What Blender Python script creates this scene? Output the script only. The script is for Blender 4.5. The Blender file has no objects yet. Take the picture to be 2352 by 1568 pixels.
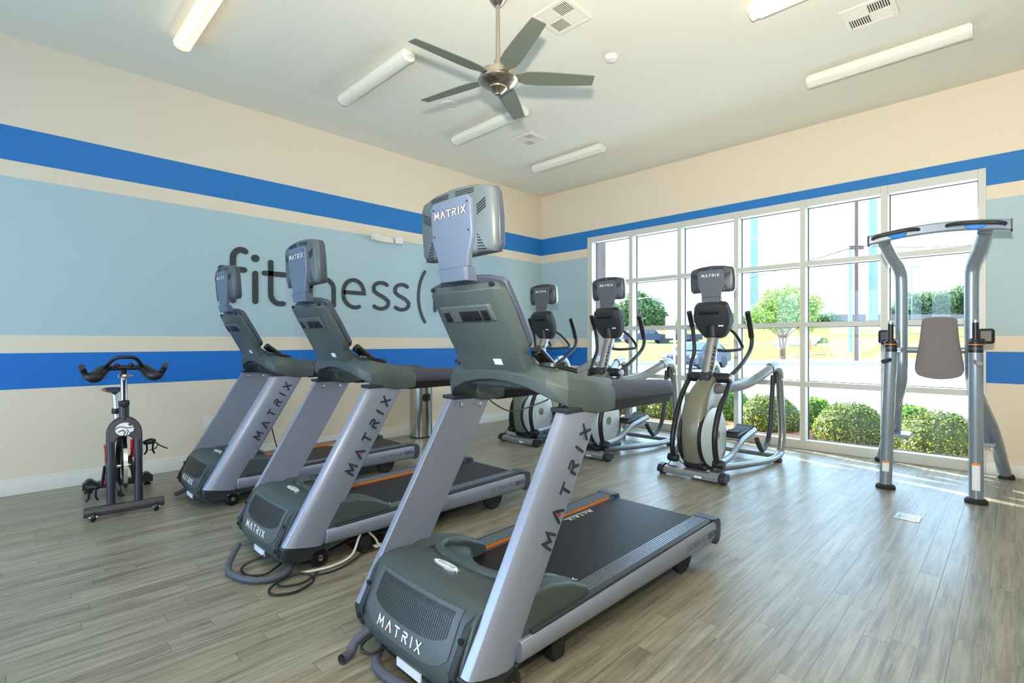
import bpy, bmesh, math, random
import numpy as np
from mathutils import Vector, Matrix
random.seed(7)
PI = math.pi
SC = bpy.context.scene
COL = SC.collection

# ------------------------------------------------------------------ camera
CH = 1.32
YAW = math.radians(44.73)
cam_d = bpy.data.cameras.new('camera')
cam = bpy.data.objects.new('camera', cam_d); COL.objects.link(cam)
cam.location = (0, 0, CH)
cam.rotation_euler = (PI/2, 0, YAW - PI/2)
cam_d.sensor_width = 36; cam_d.lens = 1168/2352*36
cam_d.clip_start = .05; cam_d.clip_end = 900
cam_d.shift_y = 0.0
SC.camera = cam

# ------------------------------------------------------------------ world, sun, exposure
SC.view_settings.view_transform = 'Standard'
SC.view_settings.look = 'None'
SC.view_settings.gamma = 1
SC.view_settings.use_curve_mapping = False
SC.view_settings.exposure = 0.5
W = bpy.data.worlds.new('sky'); SC.world = W; W.use_nodes = True
bg = W.node_tree.nodes['Background']
bg.inputs[0].default_value = (.48, .72, 1.0, 1); bg.inputs[1].default_value = 4.9

def light(name, kind, loc, energy, color=(1, 1, 1), **k):
    d = bpy.data.lights.new(name, kind); d.energy = energy; d.color = color
    for a, b in k.items(): setattr(d, a, b)
    o = bpy.data.objects.new(name, d); COL.objects.link(o); o.location = loc
    return o

SUN_AZ = math.radians(72.3)      # sun stands almost along the window wall
SUN_EL = math.radians(27)
sd = Vector((math.cos(SUN_AZ)*math.cos(SUN_EL), math.sin(SUN_AZ)*math.cos(SUN_EL), math.sin(SUN_EL)))
sun = light('sun', 'SUN', (20, 20, 20), 20.0, (1, .94, .82), angle=math.radians(.6))
sun.rotation_euler = sd.to_track_quat('Z', 'Y').to_euler()
# the photographer's flash on its bracket above the camera
fl_ = light('camera_flash', 'SPOT', (-.02, -.02, 1.68), 820, (1, .91, .76), shadow_soft_size=.05, spot_size=math.radians(150), spot_blend=1)
fl_.rotation_euler = Vector((-.72, -.12, -.68)).to_track_quat('Z', 'Y').to_euler()     # tilted up at the ceiling
light('camera_flash_body', 'POINT', (-.02, -.02, 1.66), 70, (1, .93, .82), shadow_soft_size=.05)
# daylight portals in the window openings
def portal(name, loc, rot, sx, sy):
    d = bpy.data.lights.new(name, 'AREA'); d.shape = 'RECTANGLE'; d.size = sx; d.size_y = sy; d.energy = 1
    d.cycles.is_portal = True
    o = bpy.data.objects.new(name, d); COL.objects.link(o); o.location = loc; o.rotation_euler = rot
portal('window_daylight', (7.25, 2.655, 1.55), (0, PI/2, 0), 3.1, 5.0)
portal('rear_window_daylight', (-2.85, 3.2, 1.5), (0, -PI/2, 0), 2.6, 4.2)

# ------------------------------------------------------------------ materials
def lin(c):
    return tuple(((x/255)/12.92 if x/255 <= .04045 else ((x/255+.055)/1.055)**2.4) for x in c)

def mat(name, col, rough=.5, metal=0, bump=0, bscale=200, emit=None, spec=.5, coat=0, var=0):
    m = bpy.data.materials.new(name); m.use_nodes = True
    nt = m.node_tree; b = nt.nodes['Principled BSDF']
    c = lin(col)
    b.inputs['Base Color'].default_value = (*c, 1)
    b.inputs['Roughness'].default_value = rough; b.inputs['Metallic'].default_value = metal
    b.inputs['Specular IOR Level'].default_value = spec
    if coat: b.inputs['Coat Weight'].default_value = coat; b.inputs['Coat Roughness'].default_value = .15
    tc = nt.nodes.new('ShaderNodeTexCoord'); n = nt.nodes.new('ShaderNodeTexNoise')
    n.inputs['Scale'].default_value = bscale; nt.links.new(tc.outputs['Object'], n.inputs['Vector'])
    if bump:
        bp = nt.nodes.new('ShaderNodeBump'); bp.inputs['Strength'].default_value = bump; bp.inputs['Distance'].default_value = .002
        nt.links.new(n.outputs['Fac'], bp.inputs['Height']); nt.links.new(bp.outputs[0], b.inputs['Normal'])
    v = var if var else .04
    mx = nt.nodes.new('ShaderNodeMix'); mx.data_type = 'RGBA'
    mx.inputs[6].default_value = (*[x*(1-v) for x in c], 1); mx.inputs[7].default_value = (*[min(1, x*(1+v)) for x in c], 1)
    nt.links.new(n.outputs['Fac'], mx.inputs[0]); nt.links.new(mx.outputs[2], b.inputs['Base Color'])
    if emit:
        b.inputs['Emission Color'].default_value = (*lin(emit[0]), 1); b.inputs['Emission Strength'].default_value = emit[1]
    return m

M = {}
M['silver'] = mat('silver_paint', (156, 164, 184), .38, .45, coat=.2)
M['silver_e'] = mat('champagne_silver', (142, 146, 148), .30, .6, coat=.2)
M['chrome'] = mat('chrome', (215, 215, 218), .12, 1)
M['steel'] = mat('stainless_steel', (190, 186, 178), .2, 1)
M['nickel'] = mat('brushed_nickel', (190, 180, 165), .26, 1)
M['plastic'] = mat('dark_green_grey_plastic', (68, 80, 80), .42, 0, bump=.15, bscale=900)
M['plastic_dk'] = mat('charcoal_plastic', (42, 46, 51), .45, 0, bump=.15, bscale=900)
M['slate'] = mat('slate_grip', (56, 59, 74), .5, 0, bump=.2, bscale=900)
M['tvback'] = mat('slate_blue_plastic', (96, 108, 128), .36, .1, coat=.1)
M['tvcase'] = mat('grey_green_plastic', (80, 90, 94), .4, 0)
M['tvedge'] = mat('blue_grey_edge', (66, 73, 90), .4, 0)
M['black'] = mat('black_plastic', (26, 26, 29), .4)
M['blackgloss'] = mat('black_gloss', (16, 16, 18), .15)
M['rubber'] = mat('black_rubber', (30, 30, 32), .7)
M['belt'] = mat('running_belt', (24, 20, 21), .36, 0, bump=.25, bscale=1500, spec=.22)
M['orange'] = mat('orange_trim', (255, 140, 30), .4)
M['darktext'] = mat('dark_blue_lettering', (38, 46, 66), .5)
M['greytext'] = mat('grey_lettering', (120, 122, 130), .5)
M['whitetext'] = mat('white_lettering', (240, 242, 244), .45)
M['red'] = mat('red_mark', (210, 30, 50), .4)
M['white'] = mat('white_plastic', (226, 226, 220), .4)
M['sticker'] = mat('white_sticker', (230, 236, 244), .5)
M['greige'] = mat('greige_shroud', (118, 117, 102), .36, .15, coat=.2)
M['disc'] = mat('pale_silver_cover', (205, 212, 212), .35, .2)
M['tower'] = mat('blue_grey_powder_coat', (140, 154, 166), .26, .4, coat=.4)
M['pad'] = mat('grey_upholstery', (124, 120, 124), .8, 0, bump=.6, bscale=1600, var=.15)
M['blue'] = mat('bright_blue_insert', (20, 135, 235), .35)
M['bikeblack'] = mat('satin_black_paint', (48, 48, 56), .32, .2)
M['fanblade'] = mat('fan_blade_silver', (118, 124, 112), .45, .2)
M['letter'] = mat('wall_letter_charcoal', (48, 56, 62), .5)
M['frame'] = mat('window_frame_paint', (205, 207, 200), .4)
M['vent'] = mat('vent_white', (226, 222, 208), .45)
M['ventdark'] = mat('vent_gap', (70, 64, 54), .8)
M['lampwhite'] = mat('lamp_acrylic', (232, 230, 216), .35)
M['lamplit'] = mat('lamp_acrylic_lit', (255, 236, 200), .4, emit=((255, 214, 150), .62))
M['tube'] = mat('lit_tube', (255, 255, 255), .4, emit=((255, 244, 220), 9))
M['cord'] = mat('power_lead', (22, 22, 26), .5)
M['hose'] = mat('grey_hose', (82, 84, 98), .6)
M['cordwhite'] = mat('white_cord', (215, 215, 205), .5)
M['brass'] = mat('bronze_plate', (110, 86, 58), .35, .7)
M['alu'] = mat('brushed_aluminium', (200, 204, 210), .25, .9)
M['ribs'] = mat('ribbed_grey_strip', (120, 128, 140), .3, .5)
M['carblue'] = mat('navy_car_paint', (12, 20, 44), .35, 0)
M['truckblue'] = mat('grey_blue_truck_paint', (24, 34, 62), .4, 0)
M['carwhite'] = mat('white_car_paint', (230, 232, 236), .2, coat=1)
M['carglass'] = mat('car_glass', (50, 62, 76), .1, 0)
M['wheel'] = mat('alloy_wheel', (190, 192, 198), .3, .8)
M['bark'] = mat('tree_bark', (110, 84, 68), .9, bump=.6, bscale=30, var=.25)
M['polewood'] = mat('weathered_pole_wood', (78, 60, 56), .9, bump=.4, bscale=20, var=.2)
M['polesteel'] = mat('galvanised_pole', (120, 140, 150), .5, .2)
M['mono'] = mat('pale_blue_steel', (120, 140, 172), .6, .1, var=.1)
M['concrete'] = mat('sunlit_concrete', (208, 214, 224), .9, bump=.2, bscale=8, var=.06)
M['asphalt'] = mat('pale_asphalt', (176, 176, 180), .9, bump=.2, bscale=15, var=.08)
M['curb'] = mat('curb_concrete', (150, 146, 142), .9, var=.1)
M['fence'] = mat('retaining_wall', (112, 102, 102), .9, var=.1)
M['sign'] = mat('beige_sign', (206, 202, 190), .6)
M['column'] = mat('brown_stone_column', (84, 68, 62), .9, bump=.5, bscale=25, var=.25)
M['conorange'] = mat('marker_orange', (250, 110, 60), .6)

def leafmat(name, c1, c2, c3=None):
    m = bpy.data.materials.new(name); m.use_nodes = True; nt = m.node_tree; b = nt.nodes['Principled BSDF']
    g = nt.nodes.new('ShaderNodeNewGeometry'); r = nt.nodes.new('ShaderNodeValToRGB')
    r.color_ramp.elements[0].color = (*lin(c1), 1); r.color_ramp.elements[1].color = (*lin(c2), 1)
    if c3:
        e = r.color_ramp.elements.new(.6); e.color = (*lin(c3), 1)
    nt.links.new(g.outputs['Random Per Island'], r.inputs[0]); nt.links.new(r.outputs[0], b.inputs['Base Color'])
    b.inputs['Roughness'].default_value = .45
    tr = nt.nodes.new('ShaderNodeBsdfTranslucent'); nt.links.new(r.outputs[0], tr.inputs[0])
    mx = nt.nodes.new('ShaderNodeMixShader'); mx.inputs[0].default_value = .35
    nt.links.new(b.outputs[0], mx.inputs[1]); nt.links.new(tr.outputs[0], mx.inputs[2])
    nt.links.new(mx.outputs[0], nt.nodes['Material Output'].inputs[0])
    return m
M['leaf_bush'] = leafmat('boxwood_leaves', (58, 84, 30), (190, 190, 80), (116, 132, 50))
M['leaf_light'] = leafmat('bright_green_leaves', (66, 120, 26), (140, 180, 60))
M['leaf_tree'] = leafmat('tree_leaves', (84, 122, 36), (190, 200, 100), (130, 160, 56))
M['leaf_far'] = leafmat('far_tree_leaves', (60, 88, 46), (110, 134, 74))
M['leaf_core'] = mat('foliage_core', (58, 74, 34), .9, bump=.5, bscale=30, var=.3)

class NT:
    def __init__(s, nt): s.nt = nt
    def m(s, op, a, b=None, c=None):
        n = s.nt.nodes.new('ShaderNodeMath'); n.operation = op
        for i, v in enumerate((a, b, c)):
            if v is None: continue
            if isinstance(v, (int, float)): n.inputs[i].default_value = v
            else: s.nt.links.new(v, n.inputs[i])
        return n.outputs[0]
    def xyz(s, x, y, z):
        n = s.nt.nodes.new('ShaderNodeCombineXYZ')
        for i, v in enumerate((x, y, z)):
            if isinstance(v, (int, float)): n.inputs[i].default_value = v
            else: s.nt.links.new(v, n.inputs[i])
        return n.outputs[0]
    def noise(s, vec, scale, detail=4, rough=.6):
        n = s.nt.nodes.new('ShaderNodeTexNoise'); n.inputs['Scale'].default_value = scale
        n.inputs['Detail'].default_value = detail; n.inputs['Roughness'].default_value = rough
        s.nt.links.new(vec, n.inputs['Vector']); return n.outputs['Fac']
    def ramp(s, fac, stops, interp='LINEAR'):
        n = s.nt.nodes.new('ShaderNodeValToRGB'); cr = n.color_ramp; cr.interpolation = interp
        while len(cr.elements) < len(stops): cr.elements.new(.5)
        for e, (p, c) in zip(cr.elements, stops): e.position = p; e.color = (*c, 1)
        s.nt.links.new(fac, n.inputs[0]); return n.outputs[0]

def glassmat():
    m = bpy.data.materials.new('window_glass'); m.use_nodes = True; nt = m.node_tree
    for n in list(nt.nodes):
        if n.type == 'BSDF_PRINCIPLED': nt.nodes.remove(n)
    t = nt.nodes.new('ShaderNodeBsdfTransparent'); t.inputs[0].default_value = (.96, .98, .97, 1)
    g = nt.nodes.new('ShaderNodeBsdfGlossy'); g.inputs['Roughness'].default_value = .02
    N = NT(nt); lw = nt.nodes.new('ShaderNodeLayerWeight'); lw.inputs[0].default_value = .5
    f = N.m('ADD', .03, N.m('MULTIPLY', .6, N.m('POWER', lw.outputs['Facing'], 4.5)))
    mx = nt.nodes.new('ShaderNodeMixShader')
    nt.links.new(f, mx.inputs[0]); nt.links.new(t.outputs[0], mx.inputs[1]); nt.links.new(g.outputs[0], mx.inputs[2])
    nt.links.new(mx.outputs[0], nt.nodes['Material Output'].inputs[0])
    return m
M['glass'] = glassmat()

def floormat():
    m = bpy.data.materials.new('wood_plank_floor'); m.use_nodes = True; nt = m.node_tree; N = NT(nt)
    b = nt.nodes['Principled BSDF']
    tc = nt.nodes.new('ShaderNodeTexCoord'); sp = nt.nodes.new('ShaderNodeSeparateXYZ')
    nt.links.new(tc.outputs['Object'], sp.inputs[0]); x, y = sp.outputs[0], sp.outputs[1]
    PW, PL = .098, .92
    yy = N.m('DIVIDE', y, PW); row = N.m('FLOOR', yy); fy = N.m('FRACT', yy)
    wn = nt.nodes.new('ShaderNodeTexWhiteNoise'); wn.noise_dimensions = '1D'; nt.links.new(row, wn.inputs['W'])
    xx = N.m('ADD', N.m('DIVIDE', x, PL), N.m('MULTIPLY', wn.outputs['Value'], 5)); colm = N.m('FLOOR', xx); fx = N.m('FRACT', xx)
    w2 = nt.nodes.new('ShaderNodeTexWhiteNoise'); w2.noise_dimensions = '3D'; nt.links.new(N.xyz(row, colm, 0), w2.inputs['Vector'])
    pv = w2.outputs['Value']
    off = N.m('MULTIPLY', pv, 37)
    gv = N.xyz(N.m('ADD', N.m('MULTIPLY', x, 1.1), off), N.m('MULTIPLY', y, 16), off)
    g1 = N.noise(gv, 1.6, 8, .68)
    gv2 = N.xyz(N.m('ADD', N.m('MULTIPLY', x, 2.2), off), N.m('MULTIPLY', y, 60), off)
    g2 = N.noise(gv2, 1.5, 5, .6)
    g = N.m('ADD', N.m('MULTIPLY', g1, .72), N.m('MULTIPLY', g2, .28))
    col = N.ramp(g, [(.30, lin((70, 62, 51))), (.41, lin((118, 111, 95))), (.54, lin((146, 141, 124))), (.72, lin((166, 162, 146)))])
    hs = nt.nodes.new('ShaderNodeHueSaturation'); nt.links.new(col, hs.inputs['Color'])
    nt.links.new(N.m('ADD', .90, N.m('MULTIPLY', pv, .20)), hs.inputs['Value'])
    ey = N.m('MINIMUM', fy, N.m('SUBTRACT', 1, fy)); ex = N.m('MULTIPLY', N.m('MINIMUM', fx, N.m('SUBTRACT', 1, fx)), PL/PW)
    e = N.m('MINIMUM', ey, ex); groove = N.m('SMOOTH_MIN', N.m('DIVIDE', e, .02), 1, .1)
    mx = nt.nodes.new('ShaderNodeMix'); mx.data_type = 'RGBA'
    nt.links.new(groove, mx.inputs[0]); mx.inputs[6].default_value = (*lin((88, 82, 72)), 1); nt.links.new(hs.outputs[0], mx.inputs[7])
    nt.links.new(mx.outputs[2], b.inputs['Base Color'])
    b.inputs['Roughness'].default_value = .30; b.inputs['Specular IOR Level'].default_value = .42
    bp = nt.nodes.new('ShaderNodeBump'); bp.inputs['Strength'].default_value = .25; bp.inputs['Distance'].default_value = .002
    nt.links.new(N.m('ADD', groove, N.m('MULTIPLY', g, .12)), bp.inputs['Height']); nt.links.new(bp.outputs[0], b.inputs['Normal'])
    return m
M['floor'] = floormat()

CREAM = lin((226, 213, 191)); BLUE1 = lin((38, 118, 190)); BLUE2 = lin((22, 112, 198)); PALE = lin((172, 196, 204))
def wallmat():
    m = bpy.data.materials.new('striped_wall_paint'); m.use_nodes = True; nt = m.node_tree; N = NT(nt)
    b = nt.nodes['Principled BSDF']; b.inputs['Roughness'].default_value = .55; b.inputs['Specular IOR Level'].default_value = .35
    tc = nt.nodes.new('ShaderNodeTexCoord'); sp = nt.nodes.new('ShaderNodeSeparateXYZ')
    nt.links.new(tc.outputs['Object'], sp.inputs[0])
    f = N.m('DIVIDE', sp.outputs[2], 4)
    st = [(0, CREAM), (.905/4, BLUE2), (1.208/4, CREAM), (1.36/4, PALE), (2.72/4, CREAM), (2.872/4, BLUE1), (3.17/4, CREAM)]
    nt.links.new(N.ramp(f, st, 'CONSTANT'), b.inputs['Base Color'])
    bp = nt.nodes.new('ShaderNodeBump'); bp.inputs['Strength'].default_value = .12; bp.inputs['Distance'].default_value = .002
    nt.links.new(N.noise(tc.outputs['Object'], 120), bp.inputs['Height']); nt.links.new(bp.outputs[0], b.inputs['Normal'])
    return m
M['wall'] = wallmat()
M['ceiling'] = mat('ceiling_paint', (228, 225, 210), .8, bump=.1, bscale=150)
M['base'] = mat('baseboard_paint', (218, 216, 208), .45)
M['ext'] = mat('exterior_stucco', (190, 180, 165), .9)

def groundmat(name, stops, scale, bump=.5, dist=.02, stretch=1):
    m = bpy.data.materials.new(name); m.use_nodes = True; nt = m.node_tree; N = NT(nt)
    b = nt.nodes['Principled BSDF']; b.inputs['Roughness'].default_value = .95; b.inputs['Specular IOR Level'].default_value = .1
    tc = nt.nodes.new('ShaderNodeTexCoord')
    a = N.noise(tc.outputs['Object'], scale, 8, .75); c = N.noise(tc.outputs['Object'], scale*.04, 3)
    f = N.m('ADD', N.m('MULTIPLY', a, .55), N.m('MULTIPLY', c, .45))
    nt.links.new(N.ramp(f, stops), b.inputs['Base Color'])
    bp = nt.nodes.new('ShaderNodeBump'); bp.inputs['Strength'].default_value = bump; bp.inputs['Distance'].default_value = dist
    nt.links.new(a, bp.inputs['Height']); nt.links.new(bp.outputs[0], b.inputs['Normal'])
    return m
M['grass'] = groundmat('lawn', [(.3, lin((70, 86, 32))), (.5, lin((108, 108, 52))), (.7, lin((134, 122, 72)))], 6)
M['mulch'] = groundmat('bark_mulch', [(.3, lin((96, 62, 42))), (.5, lin((158, 112, 82))), (.7, lin((206, 166, 132)))], 22)
M['gravel'] = groundmat('gravel_bed', [(.35, lin((120, 96, 86))), (.5, lin((186, 164, 150))), (.65, lin((230, 214, 204)))], 5)

# ------------------------------------------------------------------ mesh helpers
def link(name, me, m=None, parent=None, smooth=True, angle=35, **props):
    o = bpy.data.objects.new(name, me); COL.objects.link(o)
    if m is not None: me.materials.append(M[m] if isinstance(m, str) else m)
    if parent is not None: o.parent = parent
    if smooth and len(me.polygons):
        me.polygons.foreach_set('use_smooth', [True]*len(me.polygons))
        try: me.set_sharp_from_angle(angle=math.radians(angle))
        except Exception: pass
    for k, v in props.items(): o[k] = v
    return o

class B:
    """collects shapes into one mesh"""
    def __init__(s): s.v = []; s.f = []; s.n = 0
    def add(s, vs, fs):
        k = len(s.v); s.v += [tuple(p) for p in vs]; s.f += [tuple(i+k for i in f) for f in fs]; return s
    def box(s, a, b, c, d, e, f, mtx=None):
        vs = [(x, y, z) for x in (a, b) for y in (c, d) for z in (e, f)]
        if mtx is not None: vs = [tuple(mtx @ Vector(p)) for p in vs]
        return s.add(vs, [(0, 1, 3, 2), (4, 6, 7, 5), (0, 4, 5, 1), (2, 3, 7, 6), (0, 2, 6, 4), (1, 5, 7, 3)])
    def loft(s, secs, cap=True, closed=True, ring=False):
        n = len(secs[0]); vs = [p for q in secs for p in q]; fs = []
        K = len(secs)
        for i in range(K if ring else K-1):
            j0, j1 = i*n, ((i+1) % K)*n
            for k in range(n if closed else n-1):
                k2 = (k+1) % n
                fs.append((j0+k, j0+k2, j1+k2, j1+k))
        if cap and not ring:
            fs.append(tuple(reversed(range(n)))); fs.append(tuple((K-1)*n+i for i in range(n)))
        return s.add(vs, fs)
    def prism(s, prof, y0, y1, axis='y', mtx=None):
        if axis == 'y': A = [(p[0], y0, p[1]) for p in prof]; C = [(p[0], y1, p[1]) for p in prof]
        elif axis == 'x': A = [(y0, p[0], p[1]) for p in prof]; C = [(y1, p[0], p[1]) for p in prof]
        else: A = [(p[0], p[1], y0) for p in prof]; C = [(p[0], p[1], y1) for p in prof]
        if mtx is not None: A = [tuple(mtx @ Vector(p)) for p in A]; C = [tuple(mtx @ Vector(p)) for p in C]
        return s.loft([A, C])
    def tube(s, pts, r, n=14, closed=False, cap=True, sx=1, smooth=0, up=(0, 0, 1)):
        pts = [Vector(p) for p in pts]
        if smooth: pts = catmull(pts, smooth, closed)
        K = len(pts); rr = r if callable(r) else (lambda t: r)
        secs = []; prev = None
        for i, p in enumerate(pts):
            if closed: d = pts[(i+1) % K]-pts[i-1]
            else: d = pts[min(i+1, K-1)]-pts[max(i-1, 0)]
            d.normalize()
            if prev is None:
                u = Vector(up) if abs(d.dot(Vector(up))) < .95 else Vector((1, 0, 0))
                a = d.cross(u).normalized()
            else:
                a = prev-d*prev.dot(d); a.normalize()
            prev = a; bb = d.cross(a)
            R = rr(i/max(1, K-1))
            secs.append([tuple(p+a*math.cos(t)*R*sx+bb*math.sin(t)*R) for t in [2*PI*k/n for k in range(n)]])
        return s.loft(secs, cap=cap, ring=closed)
    def cyl(s, p0, p1, r, n=24, r2=None):
        p0, p1 = Vector(p0), Vector(p1); d = (p1-p0).normalized()
        u = Vector((0, 0, 1)) if abs(d.z) < .9 else Vector((1, 0, 0)); a = d.cross(u).normalized(); c = d.cross(a)
        r2 = r if r2 is None else r2
        return s.loft([[tuple(p+(a*math.cos(t)+c*math.sin(t))*R) for t in [2*PI*k/n for k in range(n)]] for p, R in ((p0, r), (p1, r2))])
    def lathe(s, prof, c=(0, 0, 0), n=32, axis='z'):
        secs = []
        for r, h in prof:
            q = []
            for k in range(n):
                t = 2*PI*k/n; x, y = r*math.cos(t), r*math.sin(t)
                if axis == 'z': q.append((c[0]+x, c[1]+y, c[2]+h))
                elif axis == 'y': q.append((c[0]+x, c[1]+h, c[2]+y))
                else: q.append((c[0]+h, c[1]+x, c[2]+y))
            secs.append(q)
        return s.loft(secs)
    def ball(s, c, r, n=12, m=8, sc=(1, 1, 1)):
        return s.lathe([(max(1e-4, r*math.sin(PI*i/m))*sc[0], -r*math.cos(PI*i/m)*sc[2]) for i in range(m+1)], c, n)
    def mesh(s, name='m'):
        me = bpy.data.meshes.new(name); me.from_pydata(s.v, [], s.f); me.update()
        bm = bmesh.new(); bm.from_mesh(me); bmesh.ops.recalc_face_normals(bm, faces=bm.faces); bm.to_mesh(me); bm.free()
        return me
    def build(s, name, m, parent=None, bevel=0, seg=2, sub=0, angle=35, **props):
        me = s.mesh(name)
        o = link(name, me, m, parent, angle=angle, **props)
        if bevel:
            md = o.modifiers.new('bevel', 'BEVEL'); md.width = bevel; md.segments = seg; md.limit_method = 'ANGLE'; md.angle_limit = math.radians(40)
            md.harden_normals = False
            me.polygons.foreach_set('use_smooth', [True]*len(me.polygons))
        if sub:
            md = o.modifiers.new('sub', 'SUBSURF'); md.levels = sub; md.render_levels = sub
        return o

def catmull(P, k=6, closed=False):
    P = [Vector(p) for p in P]; n = len(P); out = []
    for i in range(n if closed else n-1):
        if closed: a, b, c, d = P[i-1], P[i], P[(i+1) % n], P[(i+2) % n]
        else: a, b, c, d = P[max(i-1, 0)], P[i], P[i+1], P[min(i+2, n-1)]
        for j in range(k):
            t = j/k
            out.append(.5*((2*b)+(-a+c)*t+(2*a-5*b+4*c-d)*t*t+(-a+3*b-3*c+d)*t**3))
    if not closed: out.append(P[-1])
    return out

def smooth2(P, k=5, closed=True):
    return [(p.x, p.y) for p in catmull([Vector((a[0], a[1], 0)) for a in P], k, closed)]

def rrect(w, h, r, n=4, cx=0, cy=0):
    out = []
    for sx, sy, a0 in ((1, 1, 0), (-1, 1, 90), (-1, -1, 180), (1, -1, 270)):
        for i in range(n+1):
            a = math.radians(a0+90*i/n)
            out.append((cx+sx*(w/2-r)+r*math.cos(a), cy+sy*(h/2-r)+r*math.sin(a)))
    return out

def thing(name, label, cat, loc=(0, 0, 0), rotz=0, group=None, **k):
    o = bpy.data.objects.new(name, None); COL.objects.link(o); o.empty_display_size = .1
    o.location = loc; o.rotation_euler = (0, 0, rotz); o['label'] = label; o['category'] = cat
    if group: o['group'] = group
    for a, b in k.items(): o[a] = b
    return o
def tag(o, label, cat, group=None, kind=None):
    o['label'] = label; o['category'] = cat
    if group: o['group'] = group
    if kind: o['kind'] = kind
    return o
def struct(o): o['kind'] = 'structure'; return o
def dup(root, loc, label, rotz=None):
    r = root.copy(); COL.objects.link(r); r.location = loc; r['label'] = label
    if rotz is not None: r.rotation_euler = (0, 0, rotz)
    def rec(src, dst):
        for ch in [o for o in bpy.data.objects if o.parent == src]:
            c = ch.copy(); COL.objects.link(c); c.parent = dst; rec(ch, c)
    kids = [o for o in list(root.children)]
    for ch in kids:
        c = ch.copy(); COL.objects.link(c); c.parent = r
        for g in list(ch.children):
            d = g.copy(); COL.objects.link(d); d.parent = c
    return r

# flat stroke lettering -------------------------------------------------------
def stroke(b, pts, w, th, mtx, closed=False, rnd=False):
    """a mitred ribbon of width w along 2-D pts, th thick, placed by mtx (x,y in plane, z out)"""
    P = []
    for p in pts:
        q = Vector((p[0], p[1]))
        if not P or (q-P[-1]).length > w*.12: P.append(q)
    n = len(P); L, R_ = [], []
    for i in range(n):
        if closed: d0 = (P[i]-P[i-1]).normalized(); d1 = (P[(i+1) % n]-P[i]).normalized()
        else:
            d0 = (P[i]-P[i-1]).normalized() if i else (P[1]-P[0]).normalized()
            d1 = (P[i+1]-P[i]).normalized() if i < n-1 else d0
        t = (d0+d1); t = t.normalized() if t.length > 1e-6 else d0
        nn = Vector((-t.y, t.x)); c = max(.35, nn.dot(Vector((-d1.y, d1.x))))
        L.append(P[i]+nn*w/2/c); R_.append(P[i]-nn*w/2/c)
    secs = [[mtx @ Vector((l.x, l.y, 0)), mtx @ Vector((l.x, l.y, th)), mtx @ Vector((r.x, r.y, th)), mtx @ Vector((r.x, r.y, 0))] for l, r in zip(L, R_)]
    b.loft([[tuple(v) for v in q] for q in secs], ring=closed)
    if rnd and not closed:
        for e in (P[0], P[-1]):
            b.prism([(e.x+w/2*math.cos(2*PI*k/16), e.y+w/2*math.sin(2*PI*k/16)) for k in range(16)], 0, th*.98, axis='z', mtx=mtx)
    return b
def arc(cx, cy, rx, ry, a0, a1, n=12):
    return [(cx+rx*math.cos(math.radians(a0+(a1-a0)*i/n)), cy+ry*math.sin(math.radians(a0+(a1-a0)*i/n))) for i in range(n+1)]
def matrix_word(h, sp, w, th, mtx, name, m, parent, dot=True, dotm='red'):
    """MATRIX in its wide squared capitals, h tall, w stroke, sp advance"""
    b = B(); x = 0; s = h
    def S(pts): stroke(b, [(x+p[0]*s, p[1]*s) for p in pts], w*s, th, mtx)
    S([(.0, 0), (.12, .93), (.48, .30), (.84, .93), (.96, 0)]); x += 1.0*s+sp
    ax = x
    S([(0, 0), (.43, .92), (.60, .62)]); S([(.66, .46), (.86, 0)]); S([(.56, .62), (.70, .36)]); x += .9*s+sp
    S([(0, .92), (.86, .92)]); S([(.43, .92), (.43, 0)]); x += .86*s+sp
    S([(.1, 0), (.1, .56), (.62, .56), (.74, .66), (.74, .82), (.62, .92), (.1, .92)]); S([(.42, .50), (.78, 0)]); x += .86*s+sp
    S([(.12, 0), (.12, 1)]); x += .26*s+sp
    S([(0, 0), (.80, 1)]); S([(0, 1), (.80, 0)]); x += .8*s
    o = b.build(name, m, parent)
    if dot:
        d = B(); d.prism([(ax+.46*s+.10*s*math.cos(t*PI/6), .28*s+.10*s*math.sin(t*PI/6)) for t in range(12)], 0, th, axis='z', mtx=mtx)
        d.build('logo_dot', dotm, parent)
    return x
def frame_mtx(o, xd, yd):
    xd = Vector(xd).normalized(); yd = Vector(yd); yd = (yd-xd*yd.dot(xd)).normalized(); z = xd.cross(yd)
    m = Matrix.Identity(4)
    for i in range(3): m[i][0] = xd[i]; m[i][1] = yd[i]; m[i][2] = z[i]; m[i][3] = o[i]
    return m
def small_text(txt, size, mtx, m, parent, name='lettering', sh=0, sy=1):
    c = bpy.data.curves.new(name, 'FONT'); c.body = txt; c.size = size; c.extrude = .0006
    tmp = bpy.data.objects.new('tmp', c); COL.objects.link(tmp); bpy.context.view_layer.update()
    me = bpy.data.meshes.new_from_object(tmp); bpy.data.objects.remove(tmp); bpy.data.curves.remove(c)
    me.transform(mtx @ Matrix.Diagonal((sy, 1, 1, 1)))
    return link(name, me, m, parent, smooth=False)

# view-aligned helper for finding world spots while setting out far objects
Fv = Vector((math.cos(YAW), math.sin(YAW), 0)); Rv = Vector((math.sin(YAW), -math.cos(YAW), 0))
def spot(u, s): return Fv*s + Rv*((u-1176)/1168*s)      # plan position at distance s

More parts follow.
